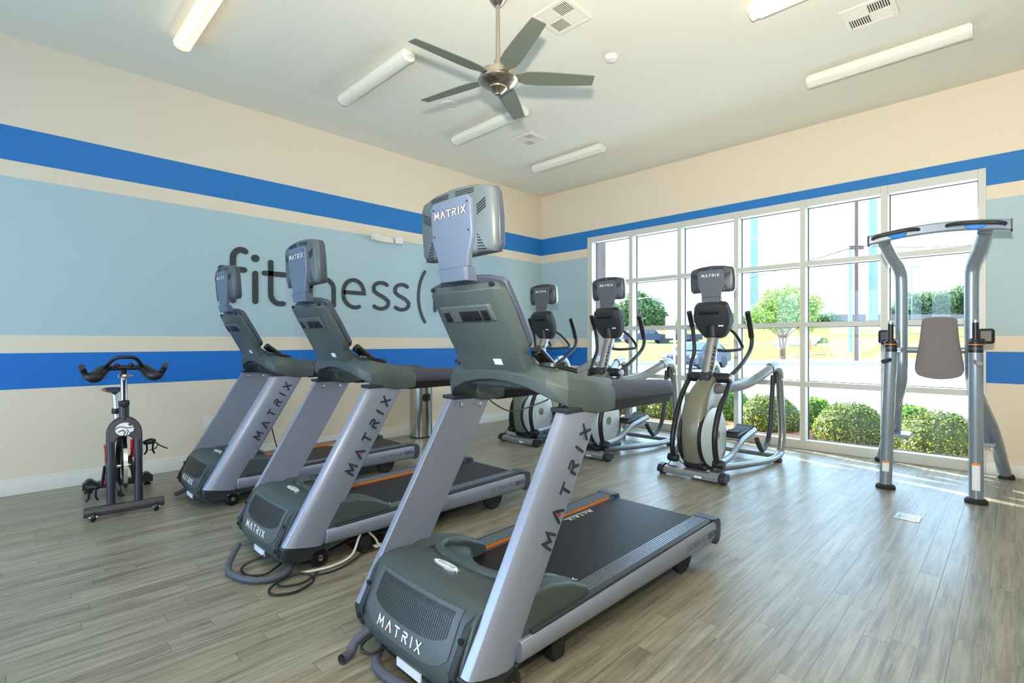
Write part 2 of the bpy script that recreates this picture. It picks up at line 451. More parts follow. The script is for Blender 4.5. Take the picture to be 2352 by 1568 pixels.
# ================================================================== ROOM
XW, YL, H = 6.95, 6.13, 3.94
X0, Y0 = -2.7, -2.6
struct(B().box(X0-.2, XW+.25, Y0-.2, YL+.2, -.12, 0).build('floor', 'floor'))
struct(B().box(X0-.2, XW+.25, Y0-.2, YL+.2, H, H+.15).build('ceiling', 'ceiling'))
struct(B().box(X0-.2, XW+.25, YL, YL+.2, 0, H).build('wall_left', 'wall'))
struct(B().box(X0-.2, XW+.25, Y0-.2, Y0, 0, H).build('wall_rear', 'wall'))
OY0, OY1, OZ1 = .21, 5.10, 3.055
b = B(); b.box(XW, XW+.22, Y0, OY0, 0, H); b.box(XW, XW+.22, OY1, YL, 0, H); b.box(XW, XW+.22, OY0, OY1, OZ1, H)
struct(b.build('wall_right', 'wall'))
b = B(); b.box(X0-.2, X0, Y0, 1.1, 0, H); b.box(X0-.2, X0, 5.3, YL, 0, H); b.box(X0-.2, X0, 1.1, 5.3, 2.8, H); b.box(X0-.2, X0, 1.1, 5.3, 0, .2)
struct(b.build('wall_back', 'wall'))
def baseboard(name, pts):
    b = B()
    for (a, c) in pts: b.box(*a, *c)
    return b
b = B(); b.prism([(0, 0), (-.016, 0), (-.016, .10), (-.011, .112), (-.011, .128), (0, .134)], X0, XW, axis='x', mtx=Matrix.Translation((0, YL, 0)))
struct(b.build('baseboard_left', 'base'))
for nm, y0, y1 in (('baseboard_right', Y0, OY0-.0), ('baseboard_corner', OY1, YL-.016)):
    b = B(); b.prism([(XW, 0), (XW-.016, 0), (XW-.016, .10), (XW-.011, .112), (XW-.011, .128), (XW, .134)], y0, y1); struct(b.build(nm, 'base'))
# window frame ---------------------------------------------------------------
b = B()
F0, F1 = XW-.012, XW+.13
vs = [(5.005, 5.10), (4.236, 4.303), (3.434, 3.497), (2.628, 2.688), (1.828, 1.888), (1.008, 1.074), (.21, .268)]
for a, c in vs: b.box(F0, F1, a, c, 0.0, OZ1)
zs = [(.0, .11), (.765, .828), (1.50, 1.555), (2.242, 2.298), (2.965, 3.055)]
for i in range(len(vs)-1):
    for (e, f) in zs: b.box(F0+.004, F1-.004, vs[i+1][1], vs[i][0], e, f)
wf = struct(b.build('window_1', 'frame', bevel=.003))
g = B()
for i in range(len(vs)-1):
    for k in range(4): g.box(XW+.118, XW+.124, vs[i+1][1]-.004, vs[i][0]+.004, zs[k][1]-.004, zs[k+1][0]+.004)
g.build('glass', 'glass', wf)
g = B()
for i in range(len(vs)-1):
    for k in range(4):
        y0, y1, z0, z1 = vs[i+1][1], vs[i][0], zs[k][1], zs[k+1][0]
        for bb in ((y0, y0+.009, z0, z1), (y1-.009, y1, z0, z1), (y0+.009, y1-.009, z0, z0+.007), (y0+.009, y1-.009, z1-.007, z1)): g.box(XW+.108, XW+.128, *bb)
g.build('gasket', 'black', wf)
# rear window (behind the camera)
b = B(); 
for y in (1.1, 2.15, 3.2, 4.25, 5.24): b.box(X0-.12, X0, y, y+.06, .2, 2.8)
for z in (.2, 1.45, 2.74): b.box(X0-.118, X0-.002, 1.1, 5.3, z, z+.06)
struct(b.build('window_2', 'frame'))

# wall word ------------------------------------------------------------------
wm = Matrix(((1, 0, 0, 0), (0, 0, -1, YL-.001), (0, 1, 0, 0), (0, 0, 0, 1)))   # x->x, y->z, out -> -y
wt = thing('wall_word', 'dark charcoal lowercase fitness( lettering mounted on the pale blue wall band', 'wall lettering', (1.6, YL, 1.75))
T = Matrix.Translation((-1.6, -YL, -1.75)) @ wm
def letter(strokes, w=.058, dots=()):
    b = B()
    for s_ in strokes: stroke(b, s_, w, .012, T, rnd=True)
    for (cx, cz, r) in dots: b.prism([(cx+r*math.cos(k*PI/8)*1.05, cz+r*math.sin(k*PI/8)) for k in range(16)], 0, .012, axis='z', mtx=T)
    return b.build('letter', 'letter', wt, angle=20)
letter([arc(1.90, 2.235, .085, .105, 60, 180, 10)+[(1.815, 1.775)], [(1.70, 2.118), (1.93, 2.118)]], .062)
letter([[(2.047, 2.09), (2.047, 1.775)]], .062, [(2.047, 2.262, .042)])
letter([[(2.215, 2.235), (2.215, 1.88)]+arc(2.31, 1.88, .095, .118, 180, 275, 9)+[(2.355, 1.765)], [(2.145, 2.105), (2.385, 2.105)]], .058)
letter([[(2.68, 2.10), (2.68, 1.775)], [(2.68, 1.98)]+arc(2.83, 1.98, .15, .125, 150, 0, 10)+[(2.98, 1.775)]], .056)
letter([[(3.11, 1.955), (3.40, 1.955)]+arc(3.255, 1.955, .145, .165, 0, 180, 14)+arc(3.27, 1.93, .16, .165, 180, 292, 10)], .05)
for cx in (3.655, 3.985):
    letter([arc(cx+.005, 2.04, .115, .078, 42, 180, 9)[0:]+[(cx-.105, 2.0), (cx-.06, 1.965), (cx+.05, 1.92), (cx+.112, 1.87)]+arc(cx-.008, 1.845, .122, .080, 5, -140, 10)], .05)
letter([arc(4.62, 1.97, .355, .50, 133, 227, 16)], .042)
letter([[(4.56, 2.10), (4.56, 1.775)], [(4.56, 1.98)]+arc(4.70, 1.98, .14, .115, 150, 0, 10)+[(4.84, 1.775)]], .046)

# electrical plates ----------------------------------------------------------
def plate(name, x, z, w, h, label, kids=0):
    t = thing(name, label, 'wall plate', (x, YL, z), group='electrical plates on the left wall')
    B().box(-w/2, w/2, -.008, 0, -h/2, h/2).build('cover', 'white', t, bevel=.002)
    k = B()
    for i in (-1, 1): k.cyl((0, -.010, i*h*.36), (0, -.007, i*h*.36), .004, 10)
    k.build('screw', 'greytext', t)
    for i in range(kids):
        B().box(-.017, .017, -.011, -.007, -.036+i*.042, -.006+i*.042).build('socket', 'whitetext', t, bevel=.002)
    return t
plate('blank_wall_plate', 1.59, .462, .12, .12, 'white double-width blank plate on the wall left of the farthest treadmill')
plate('wall_plate', 4.87, .465, .11, .12, 'white wall plate just right of the stainless bin')
plate('wall_socket', 5.60, .49, .06, .10, 'small white outlet plate low on the wall towards the corner', 1)
so = plate('wall_socket', 2.14, .44, .07, .115, 'white outlet with a black cord plugged in, seen between the uprights of the farthest treadmill', 2)
B().tube([(0, -.012, .02), (0, -.05, .05), (.02, -.10, .03), (.05, -.12, -.12), (.1, -.10, -.30), (.15, -.1, -.42)], .006, 8, smooth=5).build('plugged_cord', 'cord', so)

em = thing('emergency_light', 'white twin-head emergency light on the upper cream stripe of the left wall', 'emergency light', (3.70, YL, 2.71))
B().box(-.12, .13, -.06, 0, -.045, .045).build('housing', 'vent', em, bevel=.012)
for sx, a in ((-.17, .25), (.19, -.5)):
    mt = Matrix.Translation((sx, -.085, .0)) @ Matrix.Rotation(a, 4, 'Z')
    hd = B(); hd.prism(rrect(.11, .10, .025), -.03, .03, mtx=mt); hd.cyl((sx, -.06, 0), (sx, -.02, 0), .02)
    h_ = hd.build('lamp_head', 'vent', em, bevel=.006)
    f_ = B(); f_.prism(rrect(.09, .08, .02), -.034, -.029, mtx=mt); f_.build('lens', 'white', h_)

# ================================================================== CEILING THINGS
def tube_light(x, yc, lit, label):
    t = thing('fluorescent_light', label, 'ceiling light', (x, yc, H), group='linear ceiling lights')
    L = 1.22
    B().box(-.045, .045, -L/2+.01, L/2-.01, -.03, 0).build('mounting_channel', 'white', t, bevel=.004)
    prof = [(-.06, -.02), (-.066, -.045), (-.06, -.075), (-.035, -.098), (0, -.105), (.035, -.098), (.06, -.075), (.066, -.045), (.06, -.02)]
    d = B(); d.prism(prof, -L/2+.02, L/2-.02); df = d.build('diffuser', 'lamplit' if lit else 'lampwhite', t)
    if lit:
        # two bright tubes seen as raised glowing strips in the acrylic
        for sx in (-.028, .028):
            B().box(sx-.011, sx+.011, -L/2+.06, L/2-.06, -.1045, -.09).build('lamp_tube', 'tube', t, bevel=.004)
    for s_ in (-1, 1):
        e = B(); pr = [(p[0]*1.06, p[1]*1.03+.001) for p in prof]
        e.prism(pr, s_*(L/2-.02), s_*L/2); e.build('end_cap', 'white' if not lit else 'lamplit', t, bevel=.004)
    return t
for x, yc, lit, lab in ((1.12, 4.52, 1, 'lit warm ceiling tube light nearest the upper left of the room'),
                        (2.59, 4.48, 0, 'unlit ceiling tube light touching the tip of the left fan blade'),
                        (4.12, 4.49, 0, 'unlit ceiling tube light partly behind the lowest fan blade'),
                        (5.63, 4.49, 0, 'unlit ceiling tube light nearest the far corner of the room'),
                        (4.14, .86, 1, 'lit ceiling tube light cut by the top picture edge, right of the fan'),
                        (5.66, .86, 0, 'long unlit ceiling tube light at the right, closest to the window wall')):
    tube_light(x, yc, lit, lab)

def vent(x, y, s, label, rot=0):
    t = thing('ceiling_vent', label, 'ceiling vent', (x, y, H), rot, group='square ceiling vents')
    h = s/2; f = B()
    for a in ((-h, h, -h, -h+.035), (-h, h, h-.035, h), (-h, -h+.035, -h+.035, h-.035), (h-.035, h, -h+.035, h-.035), (-h+.035, h-.035, -.006, .006), (-.006, .006, -h+.035, -.006), (-.006, .006, .006, h-.035)): f.box(*a, -.014, 0)
    f.build('frame', 'vent', t, bevel=.003)
    B().box(-h+.02, h-.02, -h+.02, h-.02, -.003, -.0005).build('duct_backing', 'ventdark', t)
    l = B(); q = h-.035
    for (sx, sy, ax) in ((-1, -1, 'x'), (1, -1, 'y'), (1, 1, 'x'), (-1, 1, 'y')):
        k = 8
        for i in range(k):
            p = .010+(q-.014)*(i+.5)/k
            tilt = .006 if (sx*sy > 0) else -.006
            if ax == 'x':
                y_ = sy*p; l.add([(sx*.006, y_-.004, -.012), (sx*q, y_-.004, -.012), (sx*q, y_+tilt, -.002), (sx*.006, y_+tilt, -.002)], [(0, 1, 2, 3)])
                l.box(min(sx*.006, sx*q), max(sx*.006, sx*q), y_-.004, y_+.003, -.012, -.010)
            else:
                x_ = sx*p; l.box(x_-.004, x_+.003, min(sy*.006, sy*q), max(sy*.006, sy*q), -.012, -.010)
                l.add([(x_-.004, sy*.006, -.012), (x_-.004, sy*q, -.012), (x_+tilt, sy*q, -.002), (x_+tilt, sy*.006, -.002)], [(0, 1, 2, 3)])
    l.build('louvres', 'vent', t)
vent(3.195, 2.60, .35, 'square white ceiling vent right of the fan rod')
vent(4.835, 4.475, .34, 'small square white ceiling vent below the fan, near the far corner')
vent(4.885, .83, .35, 'square white ceiling vent at the top edge, above the long right tube light')

sm = thing('smoke_detector', 'small round white smoke detector on the ceiling right of the fan', 'smoke detector', (3.965, 2.645, H))
B().lathe([(.062, 0), (.062, -.012), (.055, -.02), (.048, -.036), (.03, -.042), (.001, -.043)]).build('body', 'white', sm)
B().lathe([(.064, 0), (.066, -.006), (.064, -.008), (.06, -.008)]).build('base_ring', 'vent', sm)
sp_ = thing('ceiling_speaker', 'round flush ceiling speaker behind the lower left fan blade', 'ceiling speaker', (3.52, 4.46, H))
B().lathe([(.105, 0), (.105, -.006), (.098, -.010), (.09, -.008), (.09, -.001)]).build('rim', 'white', sp_)
B().lathe([(.09, -.004), (.05, -.0065), (.001, -.007)]).build('grille', 'ceiling', sp_)

# fan ------------------------------------------------------------------------
FX, FY, FZ = 2.665, 2.79, 3.27
fan = thing('ceiling_fan', 'five-blade brushed nickel ceiling fan on a long rod', 'ceiling fan', (FX, FY, FZ))
B().cyl((0, 0, .17), (0, 0, H-FZ-.05), .0155).build('downrod', 'nickel', fan)
B().lathe([(.065, H-FZ), (.065, H-FZ-.03), (.03, H-FZ-.07), (.016, H-FZ-.075)]).build('canopy', 'nickel', fan)
mo = B().lathe([(.017, .19), (.030, .18), (.036, .12), (.05, .10), (.115, .095), (.135, .085), (.138, .04), (.150, .032), (.153, .022), (.148, .014), (.125, -.004), (.095, -.020), (.080, -.026)], n=48).build('motor_housing', 'nickel', fan)
B().lathe([(.072, -.024), (.070, -.038), (.064, -.042), (.048, -.060), (.028, -.074), (.024, -.082), (.012, -.085), (.001, -.085)], n=40).build('bottom_cap', 'nickel', fan)
bl = None
for k, dg in enumerate((31, 103, 175, 247, 319)):
    a = math.radians(dg)
    if bl is None:
        b = B(); n = 12; secs = []
        outl = [(.12, .030), (.16, .044), (.21, .066), (.30, .072), (.45, .068), (.60, .060), (.725, .052), (.735, .048)]
        for (r, w) in outl:
            tw = math.radians(-13)
            secs.append([(r, y*math.cos(tw)-z*math.sin(tw), y*math.sin(tw)+z*math.cos(tw)+.055) for y, z in ((-w, -.003), (w, -.003), (w, .003), (-w, .003))])
        b.loft(secs); bl = b.build('blade', 'fanblade', fan, bevel=.002); o = bl
    else:
        o = bl.copy(); COL.objects.link(o); o.parent = fan
    o.rotation_euler = (0, 0, a)

# ================================================================== TREADMILL (front towards -x)
def treadmill(loc, label):
    t = thing('treadmill', label, 'treadmill', loc, group='row of treadmills')
    W_ = .405
    def L3(xb, zb, xt, zt, q): return (xb+(xt-xb)*q, zb+(zt-zb)*q)
    # uprights
    for s in (-1, 1):
        b = B(); secs = []
        prof = [(.03, .018), (.03, .046), (.05, .058), (.10, .067), (.25, .076), (.5, .080), (.75, .075), (.93, .060), (.985, .045), (1, .03), (1, .018)]
        for q in (0, .15, .3, .5, .7, .85, 1):
            fx, fz = L3(.108, .165, .628, 1.037, q); bx, bz = L3(.352, .118, .905, 1.022, q)
            secs.append([(fx+(bx-fx)*u, s*(.328+d), fz+(bz-fz)*u) for u, d in prof])
        b.loft(secs); up = b.build('upright', 'silver', t, bevel=.003, angle=25)
        # lettering along the upright (outer face)
        ax = Vector((.52, 0, .872)).normalized()
        if s < 0:
            # reads upward with letter tops towards the front edge
            o0 = Vector((.526, -.4060, .500))
            mt = frame_mtx(o0, (ax.x, 0, ax.z), (-ax.z, 0, ax.x))
            # ensure outward normal is -y
            matrix_word(.062, .045, .18, .0035, mt, 'upright_lettering', 'darktext', up)
        bo = B()
        for u in (.25, .72):
            fx, fz = L3(.108, .165, .628, 1.037, .955); bx, bz = L3(.352, .118, .905, 1.022, .955)
            px_, pz_ = fx+(bx-fx)*u, fz+(bz-fz)*u
            bo.lathe([(.012, 0), (.012, -s*.004), (.006, -s*.007), (.001, -s*.007)], (px_, s*.328, pz_), 14, axis='y')
        bo.build('bolts', 'chrome', up)
    # base frame under everything
    b = B(); b.box(.22, 2.02, -.30, .30, .075, .15); b.build('frame', 'rubber', t, bevel=.01)
    # hood: loft across y
    b = B(); secs = []
    ny = 13
    for i in range(ny):
        v = -1+2*i/(ny-1); y = v*.345; a = abs(v)**2.6
        fr = .022*a
        prof = [(.135+fr, .045), (.102+fr, .085), (.094+fr, .13), (.108+fr, .19), (.140+fr*.9, .255), (.170+fr*.8, .318-.006*a), (.20+fr*.6, .352-.012*a), (.235+fr*.4, .370-.016*a), (.30, .376-.016*a), (.37, .368-.014*a),
                (.45, .346-.012*a), (.52+.10*a, .316+.004*a), (.58+.20*a, .274+.006*a), (.60+.21*a, .225), (.60+.21*a, .16), (.35, .06)]
        secs.append([(p[0], y, p[1]) for p in prof])
    b.loft(secs); hood = b.build('motor_hood', 'plastic', t, bevel=0, angle=60)
    # raised U rim with the two side fenders
    b = B()
    path = [(.74, -.300, .276), (.64, -.300, .318), (.54, -.285, .338), (.47, -.235, .346), (.425, -.13, .354), (.412, 0, .358), (.425, .13, .354), (.47, .235, .346), (.54, .285, .338), (.64, .300, .318), (.74, .300, .276)]
    b.tube(path, lambda q: .010+.014*math.sin(min(1, max(0, min(q, 1-q)*6))*PI/2), 12, smooth=5)
    b.build('hood_rim', 'plastic', t)
    for s in (-1, 1):
        b = B(); pr = [(.36, .195), (.345, .20), (.37, .345), (.44, .362), (.56, .350), (.68, .318), (.79, .268), (.808, .245), (.80, .205)]
        b.prism(pr if s < 0 else pr, s*.265, s*.395); b.build('side_fender', 'plastic', t, bevel=.014, seg=3)
    # grille recess and slots on sloping front face
    gz0, gz1 = .205, .335
    def face(v, z):   # point on hood front at lateral v(-1..1), height z
        a = abs(v)**2.6; fr = .022*a
        P = [(.094+fr, .13), (.108+fr, .19), (.140+fr*.9, .255), (.170+fr*.8, .318-.006*a), (.20+fr*.6, .352-.012*a)]
        for k in range(4):
            if P[k][1] <= z <= P[k+1][1]:
                q = (z-P[k][1])/(P[k+1][1]-P[k][1]); return Vector((P[k][0]+(P[k+1][0]-P[k][0])*q, v*.345, z))
        return Vector((P[-1][0], v*.345, P[-1][1]))
    def patch(b, v0, v1, zf0, zf1, off, nv=14, nz=5):
        g_ = []
        for i in range(nv+1):
            v = v0+(v1-v0)*i/nv; r = []
            for j in range(nz+1):
                z = zf0(v)+(zf1(v)-zf0(v))*j/nz; p = face(v, z); p.x -= off*.87; p.z += off*.45; r.append(tuple(p))
            g_.append(r)
        vs_ = [p for r in g_ for p in r]; m_ = nz+1
        b.add(vs_, [(i*m_+j, i*m_+j+1, (i+1)*m_+j+1, (i+1)*m_+j) for i in range(nv) for j in range(nz)])
    b = B(); patch(b, -.80, .80, lambda v: .138+.05*abs(v/.8)**6, lambda v: .338, .0035); b.build('grille_panel', 'tvcase', t, angle=60)
    b = B(); k = 0
    v = -.70
    while v < .70:
        lo = .222-.014*(1-(v/.7)**2)+.02*abs(v/.7)**6
        patch(b, v, v+.014, lambda q: lo, lambda q: .326, .0055, 1, 3); v += .0335
    b.build('grille_slots', 'black', t, angle=60)
    # MATRIX on the hood
    p0 = face(.50, .165); p1 = face(-.50, .165)
    mt = frame_mtx(Vector((.0975, .160, .160)), (0, -1, 0), (.26, 0, .96))
    matrix_word(.040, .0215, .13, .003, mt, 'hood_lettering', 'whitetext', hood)
    # badge
    b = B(); mt = Matrix.Translation((.325, 0, .3745)) @ Matrix.Rotation(math.radians(4), 4, 'Y')
    b.prism([(.026*math.cos(k*PI/14), .085*math.sin(k*PI/14)) for k in range(28)], -.004, .008, axis='z', mtx=mt); b.build('badge', 'chrome', t, bevel=.003)
    b = B(); b.prism([(.019*math.cos(k*PI/14), .075*math.sin(k*PI/14)) for k in range(28)], .005, .0095, axis='z', mtx=mt); bd = b.build('badge_plate', 'sticker', t)
    mt2 = mt @ frame_mtx(Vector((-.009, -.058, .0098)), (0, 1, 0), (-1, 0, 0)) @ Matrix.Scale(1, 4)
    mt2 = mt @ frame_mtx(Vector((.009, -.056, .0096)), (0, 1, 0), (-1, 0, 0))
    matrix_word(.016, .006, .16, .0006, mt2, 'badge_lettering', 'greytext', bd, dot=False)
    # dark front skirts with screws
    for s in (-1, 1):
        b = B(); b.prism([(.155, .05), (.105, .10), (.10, .165), (.175, .305), (.215, .345), (.25, .345), (.21, .24), (.19, .05)], s*.30, s*.332); b.build('front_corner', 'plastic_dk', t, bevel=.006)
        b = B()
        for (x_, z_) in ((.148, .262), (.100, .135)):
            b.lathe([(.012, 0), (.012, -.005), (.001, -.005)], (x_-.002, s*.316, z_), 14, axis='x')
        b.build('plug', 'black', t)
    b = B(); b.prism([(.11, .164), (.12, .10), (.19, .055), (.30, .05), (.35, .118)], -.39, .39); b.build('lower_skirt', 'plastic_dk', t, bevel=.012)
    B().box(.098, .104, -.14, .02, .052, .085).build('serial_label', 'sticker', t)
    # transport wheels
    for s in (-1, 1):
        b = B(); b.lathe([(.001, -.018), (.045, -.018), (.055, -.012), (.055, .012), (.045, .018), (.001, .018)], (.325, s*.375, .055), 32, axis='y'); w = b.build('front_wheel', 'blackgloss', t)
        b = B(); b.lathe([(.006, -.024), (.016, -.024), (.018, 0), (.016, .024), (.006, .024)], (.325, s*.375, .055), 20, axis='y'); b.build('wheel_hub', 'chrome', w)
        b = B(); b.lathe([(.001, -.02), (.085, -.02), (.095, -.012), (.095, .012), (.085, .02), (.001, .02)], (1.75, s*.345, .095), 36, axis='y'); b.build('rear_wheel', 'rubber', t)
        b = B(); b.box(.60, .68, s*.33-.03, s*.33+.03, .0, .09); b.build('levelling_foot', 'rubber', t, bevel=.012)
    # side rails
    for s in (-1, 1):
        b = B(); secs = []
        for (x_, z0, z1) in ((.355, .125, .212), (.8, .118, .218), (1.4, .108, .228), (2.055, .100, .238)):
            secs.append([(x_, s*y, z0+(z1-z0)*q) for y, q in ((.30, 0), (.392, 0), (.408, .12), (.418, .35), (.422, .6), (.419, .85), (.41, 1), (.30, 1))])
        b.loft(secs); rail = b.build('side_rail', 'silver', t, bevel=.003)
        if s < 0:
            mt = frame_mtx(Vector((1.66, -.4245, .158)), (1, 0, .008), (0, 0, 1))
            small_text('ULTIMATE ', .046, mt, 'greytext', rail, 'rail_lettering', sy=1.15)
            mt = frame_mtx(Vector((1.925, -.4245, .160)), (1, 0, .008), (0, 0, 1))
            small_text('DECK', .046, mt, 'darktext', rail, 'rail_lettering', sy=.95)
        # black edge band, ribbed foot strip, orange inner line
        b = B(); secs = []
        for (x_, z0) in ((.42, .214), (2.06, .238)): secs.append([(x_, s*y, z0+z) for y, z in ((.382, 0), (.412, 0), (.410, .010), (.395, .016), (.382, .016))])
        b.loft(secs); b.build('edge_band', 'plastic_dk', t, bevel=.002)
        b = B()
        for (x0, z0, x1, z1) in ((.42, .230, 2.05, .252),):
            ys = [.382]; pr = [(.382, -.02)]
            k = 7; w = (.382-.298)/k
            for i in range(k):
                y = .382-i*w; pr += [(y, .0), (y-w*.62, .0), (y-w*.70, -.004), (y-w*.96, -.004)]
            pr += [(.298, -.004), (.298, -.02)]
            b.loft([[(x0, s*p[0], z0+p[1]) for p in pr], [(x1, s*p[0], z1+p[1]) for p in pr]])
        b.build('foot_strip', 'ribs', t, angle=20)
        b = B(); b.loft([[(.60, s*y, .232+z) for y, z in ((.2972, -.020), (.299, -.020), (.299, -.0045), (.2972, -.0045))], [(1.98, s*y, .251+z) for y, z in ((.2972, -.020), (.299, -.020), (.299, -.0045), (.2972, -.0045))]])
        b.build('orange_trim', 'orange', t)
        b = B(); b.prism([(2.045, .094), (2.085, .10), (2.108, .14), (2.112, .20), (2.10, .244), (2.075, .255), (2.00, .2545), (2.045, .235)], s*.425, s*.290 if s > 0 else s*.290)
        b.build('rear_end_cap', 'tvedge', t, bevel=.010, seg=3)
    # belt: loop
    b = B(); hw = .278
    top = [(.48, .210), (1.0, .2165), (1.6, .224), (2.02, .2295), (2.055, .226), (2.075, .21), (2.078, .18), (2.06, .155), (1.95, .15), (.6, .14), (.48, .16)]
    b.prism(top, -hw, hw); be = b.build('running_belt', 'belt', t, angle=30)
    mt = frame_mtx(Vector((1.42, .225, .2305)), (-1, 0, -.0127), (0, -1, 0))
    b = B(); 
    for q in ((-.03, 1.47, .2312),): pass
    matrix_word(.030, .018, .17, .0006, frame_mtx(Vector((1.70, .262, .2262)), (-1, 0, -.0127), (0, -1, 0)) , 'belt_lettering', 'whitetext', be, dot=False)
    matrix_word(.030, .018, .17, .0006, frame_mtx(Vector((.66, -.262, .2132)), (1, 0, .0127), (0, 1, 0)), 'belt_lettering', 'whitetext', be, dot=False)
    B().box(1.44, 1.72, .266, .2685, .2222, .2268).build('belt_line', 'whitetext', be)
    # console bridge (swept U between the uprights)
    st = [(.985, -.360, 1.012, 1.150, .043), (.90, -.362, 1.006, 1.157, .052), (.82, -.362, 1.010, 1.168, .058), (.755, -.356, 1.024, 1.180, .064), (.705, -.335, 1.046, 1.196, .068), (.672, -.285, 1.086, 1.212, .066), (.655, -.20, 1.122, 1.222, .064), (.648, -.09, 1.142, 1.222, .062),
          (.645, 0, 1.148, 1.222, .062)]
    st = st+[(x_, -y_, a_, c_, w_) for (x_, y_, a_, c_, w_) in reversed(st[:-1])]
    P = [Vector((q[0], q[1], 0)) for q in st]; secs = []
    for i, q in enumerate(st):
        d = P[min(i+1, len(P)-1)]-P[max(i-1, 0)]; d.normalize(); nn = Vector((-d.y, d.x, 0))   # one side normal
        zb, zt, w = q[2], q[3], q[4]; zm = zb+(zt-zb)*.42
        sec = []
        # outer side is the -nn or +nn side: front/outside of the U
        for (u, z) in ((1, zb+.012), (.96, zb), (-.9, zb), (-1, zb+.02), (-.92, zt-.02), (-.72, zt), (.45, zt), (.80, zt-.022), (1.10, zm+.012)):
            p = P[i]+nn*(u*w); sec.append((p.x, p.y, z))
        secs.append(sec)
    b = B(); b.loft(secs); b.build('console_bridge', 'plastic', t, bevel=.005, angle=24)
    # underside plate across the uprights
    b = B(); b.prism([(.64, 1.105), (.64, 1.15), (.76, 1.16), (.80, 1.12)], -.31, .31); b.build('under_console', 'plastic_dk', t, bevel=.01)
    for s in (-1, 1):
        b = B(); b.prism([(.625, 1.025), (.62, 1.045), (.905, 1.045), (.915, 1.02)], s*.322, s*.412); b.build('upright_collar', 'plastic_dk', t, bevel=.004)
    # cross tray between arms (behind console)
    b = B(); b.prism([(.66, 1.16), (.66, 1.212), (.74, 1.196), (.84, 1.172), (.85, 1.15), (.75, 1.13)], -.33, .33); b.build('accessory_tray', 'plastic', t, bevel=.008)
    for s in (-1, 1):
        b = B(); mt = Matrix.Translation((.72, s*.29, 1.197)) @ Matrix.Rotation(math.radians(11), 4, 'Y')
        ro = rrect(.20, .10, .045, 6); ri = rrect(.17, .075, .035, 6)
        b.loft([[tuple(mt @ Vector((p[0], p[1], 0))) for p in ro], [tuple(mt @ Vector((p[0], p[1], .016))) for p in ro], [tuple(mt @ Vector((p[0], p[1], .016))) for p in ri], [tuple(mt @ Vector((p[0], p[1], .002))) for p in ri]])
        b.build('cup_holder', 'black', t, angle=40)
        b = B(); b.tube([(.80, s*.235, 1.155), (.63, s*.235, 1.285)], .028, 18); g_ = b.build('heart_rate_grip', 'blackgloss', t, bevel=.008, seg=3)
        # arms
        b = B(); secs = []
        for (x_, z0, z1, w) in ((.955, 1.005, 1.146, .042), (1.25, 1.006, 1.130, .042), (1.50, 1.002, 1.118, .041), (1.545, 1.006, 1.114, .039), (1.556, 1.014, 1.108, .035)):
            zm = z0+(z1-z0)*.34
            secs.append([(x_, s*.360+y*s, z) for y, z in ((w*.4, z0), (w*.95, zm), (w*1.05, zm+.012), (w*.95, z1-.02), (w*.5, z1), (-w*.5, z1), (-w*.95, z1-.02), (-w*.95, zm), (-w*.4, z0))])
        b.loft(secs); b.build('handrail', 'slate', t, bevel=.005, angle=50)
        b = B(); secs = []
        for (x_, z0, z1, w) in ((.95, 1.0, 1.146, .0425), (1.25, 1.001, 1.130, .0425), (1.50, .997, 1.118, .0415), (1.546, 1.001, 1.114, .0395)):
            zm = z0+(z1-z0)*.34
            secs.append([(x_, s*.360+y*s, z) for y, z in ((w*.4, z0-.001), (w*1.02, zm), (w*.6, zm), (-w*.6, zm), (-w*1.02, zm), (-w*.4, z0-.001))])
        b.loft(secs); b.build('handrail_underside', 'black', t)
    # console: back body + screen plate
    PT, PB = Vector((.433, 0, 1.565)), Vector((.592, 0, 1.290))      # plate top and bottom centre line
    ax = (PB-PT).normalized(); nrm = Vector((-ax.z, 0, ax.x))*-1          # towards the walker
    nrm = Vector((.866, 0, .5))
    def pl(y, q, o_): p = PT+(PB-PT)*q+nrm*o_; return (p.x, y, p.z)
    outline = [(-.245, .03), (-.232, -.02), (-.15, -.085), (0, -.125), (.15, -.085), (.232, -.02), (.245, .03), (.252, .5), (.247, .93), (.225, 1.0), (.19, 1.05), (-.19, 1.05), (-.225, 1.0), (-.247, .93), (-.252, .5)]
    b = B(); b.loft([[pl(y, q, 0) for y, q in outline], [pl(y*1.005, q, .022) for y, q in outline], [pl(y*.97, q*.97+.015, .030) for y, q in outline]])
    b.build('screen_plate', 'tvedge', t, bevel=.003)
    b = B(); b.loft([[pl(y*.9, q*.92+.04, .0302) for y, q in outline], [pl(y*.9, q*.92+.04, .0312) for y, q in outline]]); b.build('console_face', 'blackgloss', t)
    # back housing: (z, panel x, panel half width, rear x, rear half width)
    secs = []
    for (z, xp, wp, xr, wr) in ((1.578, .440, .165, .450, .170), (1.562, .412, .190, .446, .215), (1.535, .398, .200, .450, .243), (1.45, .445, .203, .497, .247), (1.38, .485, .205, .536, .247), (1.315, .521, .207, .573, .246),
                                 (1.285, .538, .208, .590, .238), (1.268, .548, .209, .60, .219), (1.22, .574, .212, .66, .219), (1.18, .596, .214, .68, .222)):
        k_ = (wr-wp)*.25
        secs.append([(xr, -wr, z), (xp+(xr-xp)*.45, -wr+k_, z), (xp+.006, -wp-.004, z), (xp, -wp+.006, z), (xp, wp-.006, z), (xp+.006, wp+.004, z), (xp+(xr-xp)*.45, wr-k_, z), (xr, wr, z)])
    b = B(); b.loft(secs); ch = b.build('console_housing', 'plastic', t, bevel=.003, angle=28)
    def bk(y, q, o_):
        v = q/1.32; return (.390+.206*v-.86*o_, y, 1.548-.366*v-.5*o_)
    b = B(); q0, q1 = .24, .50
    hood_o = [(-.165, q0), (-.172, q1), (.172, q1), (.165, q0)]
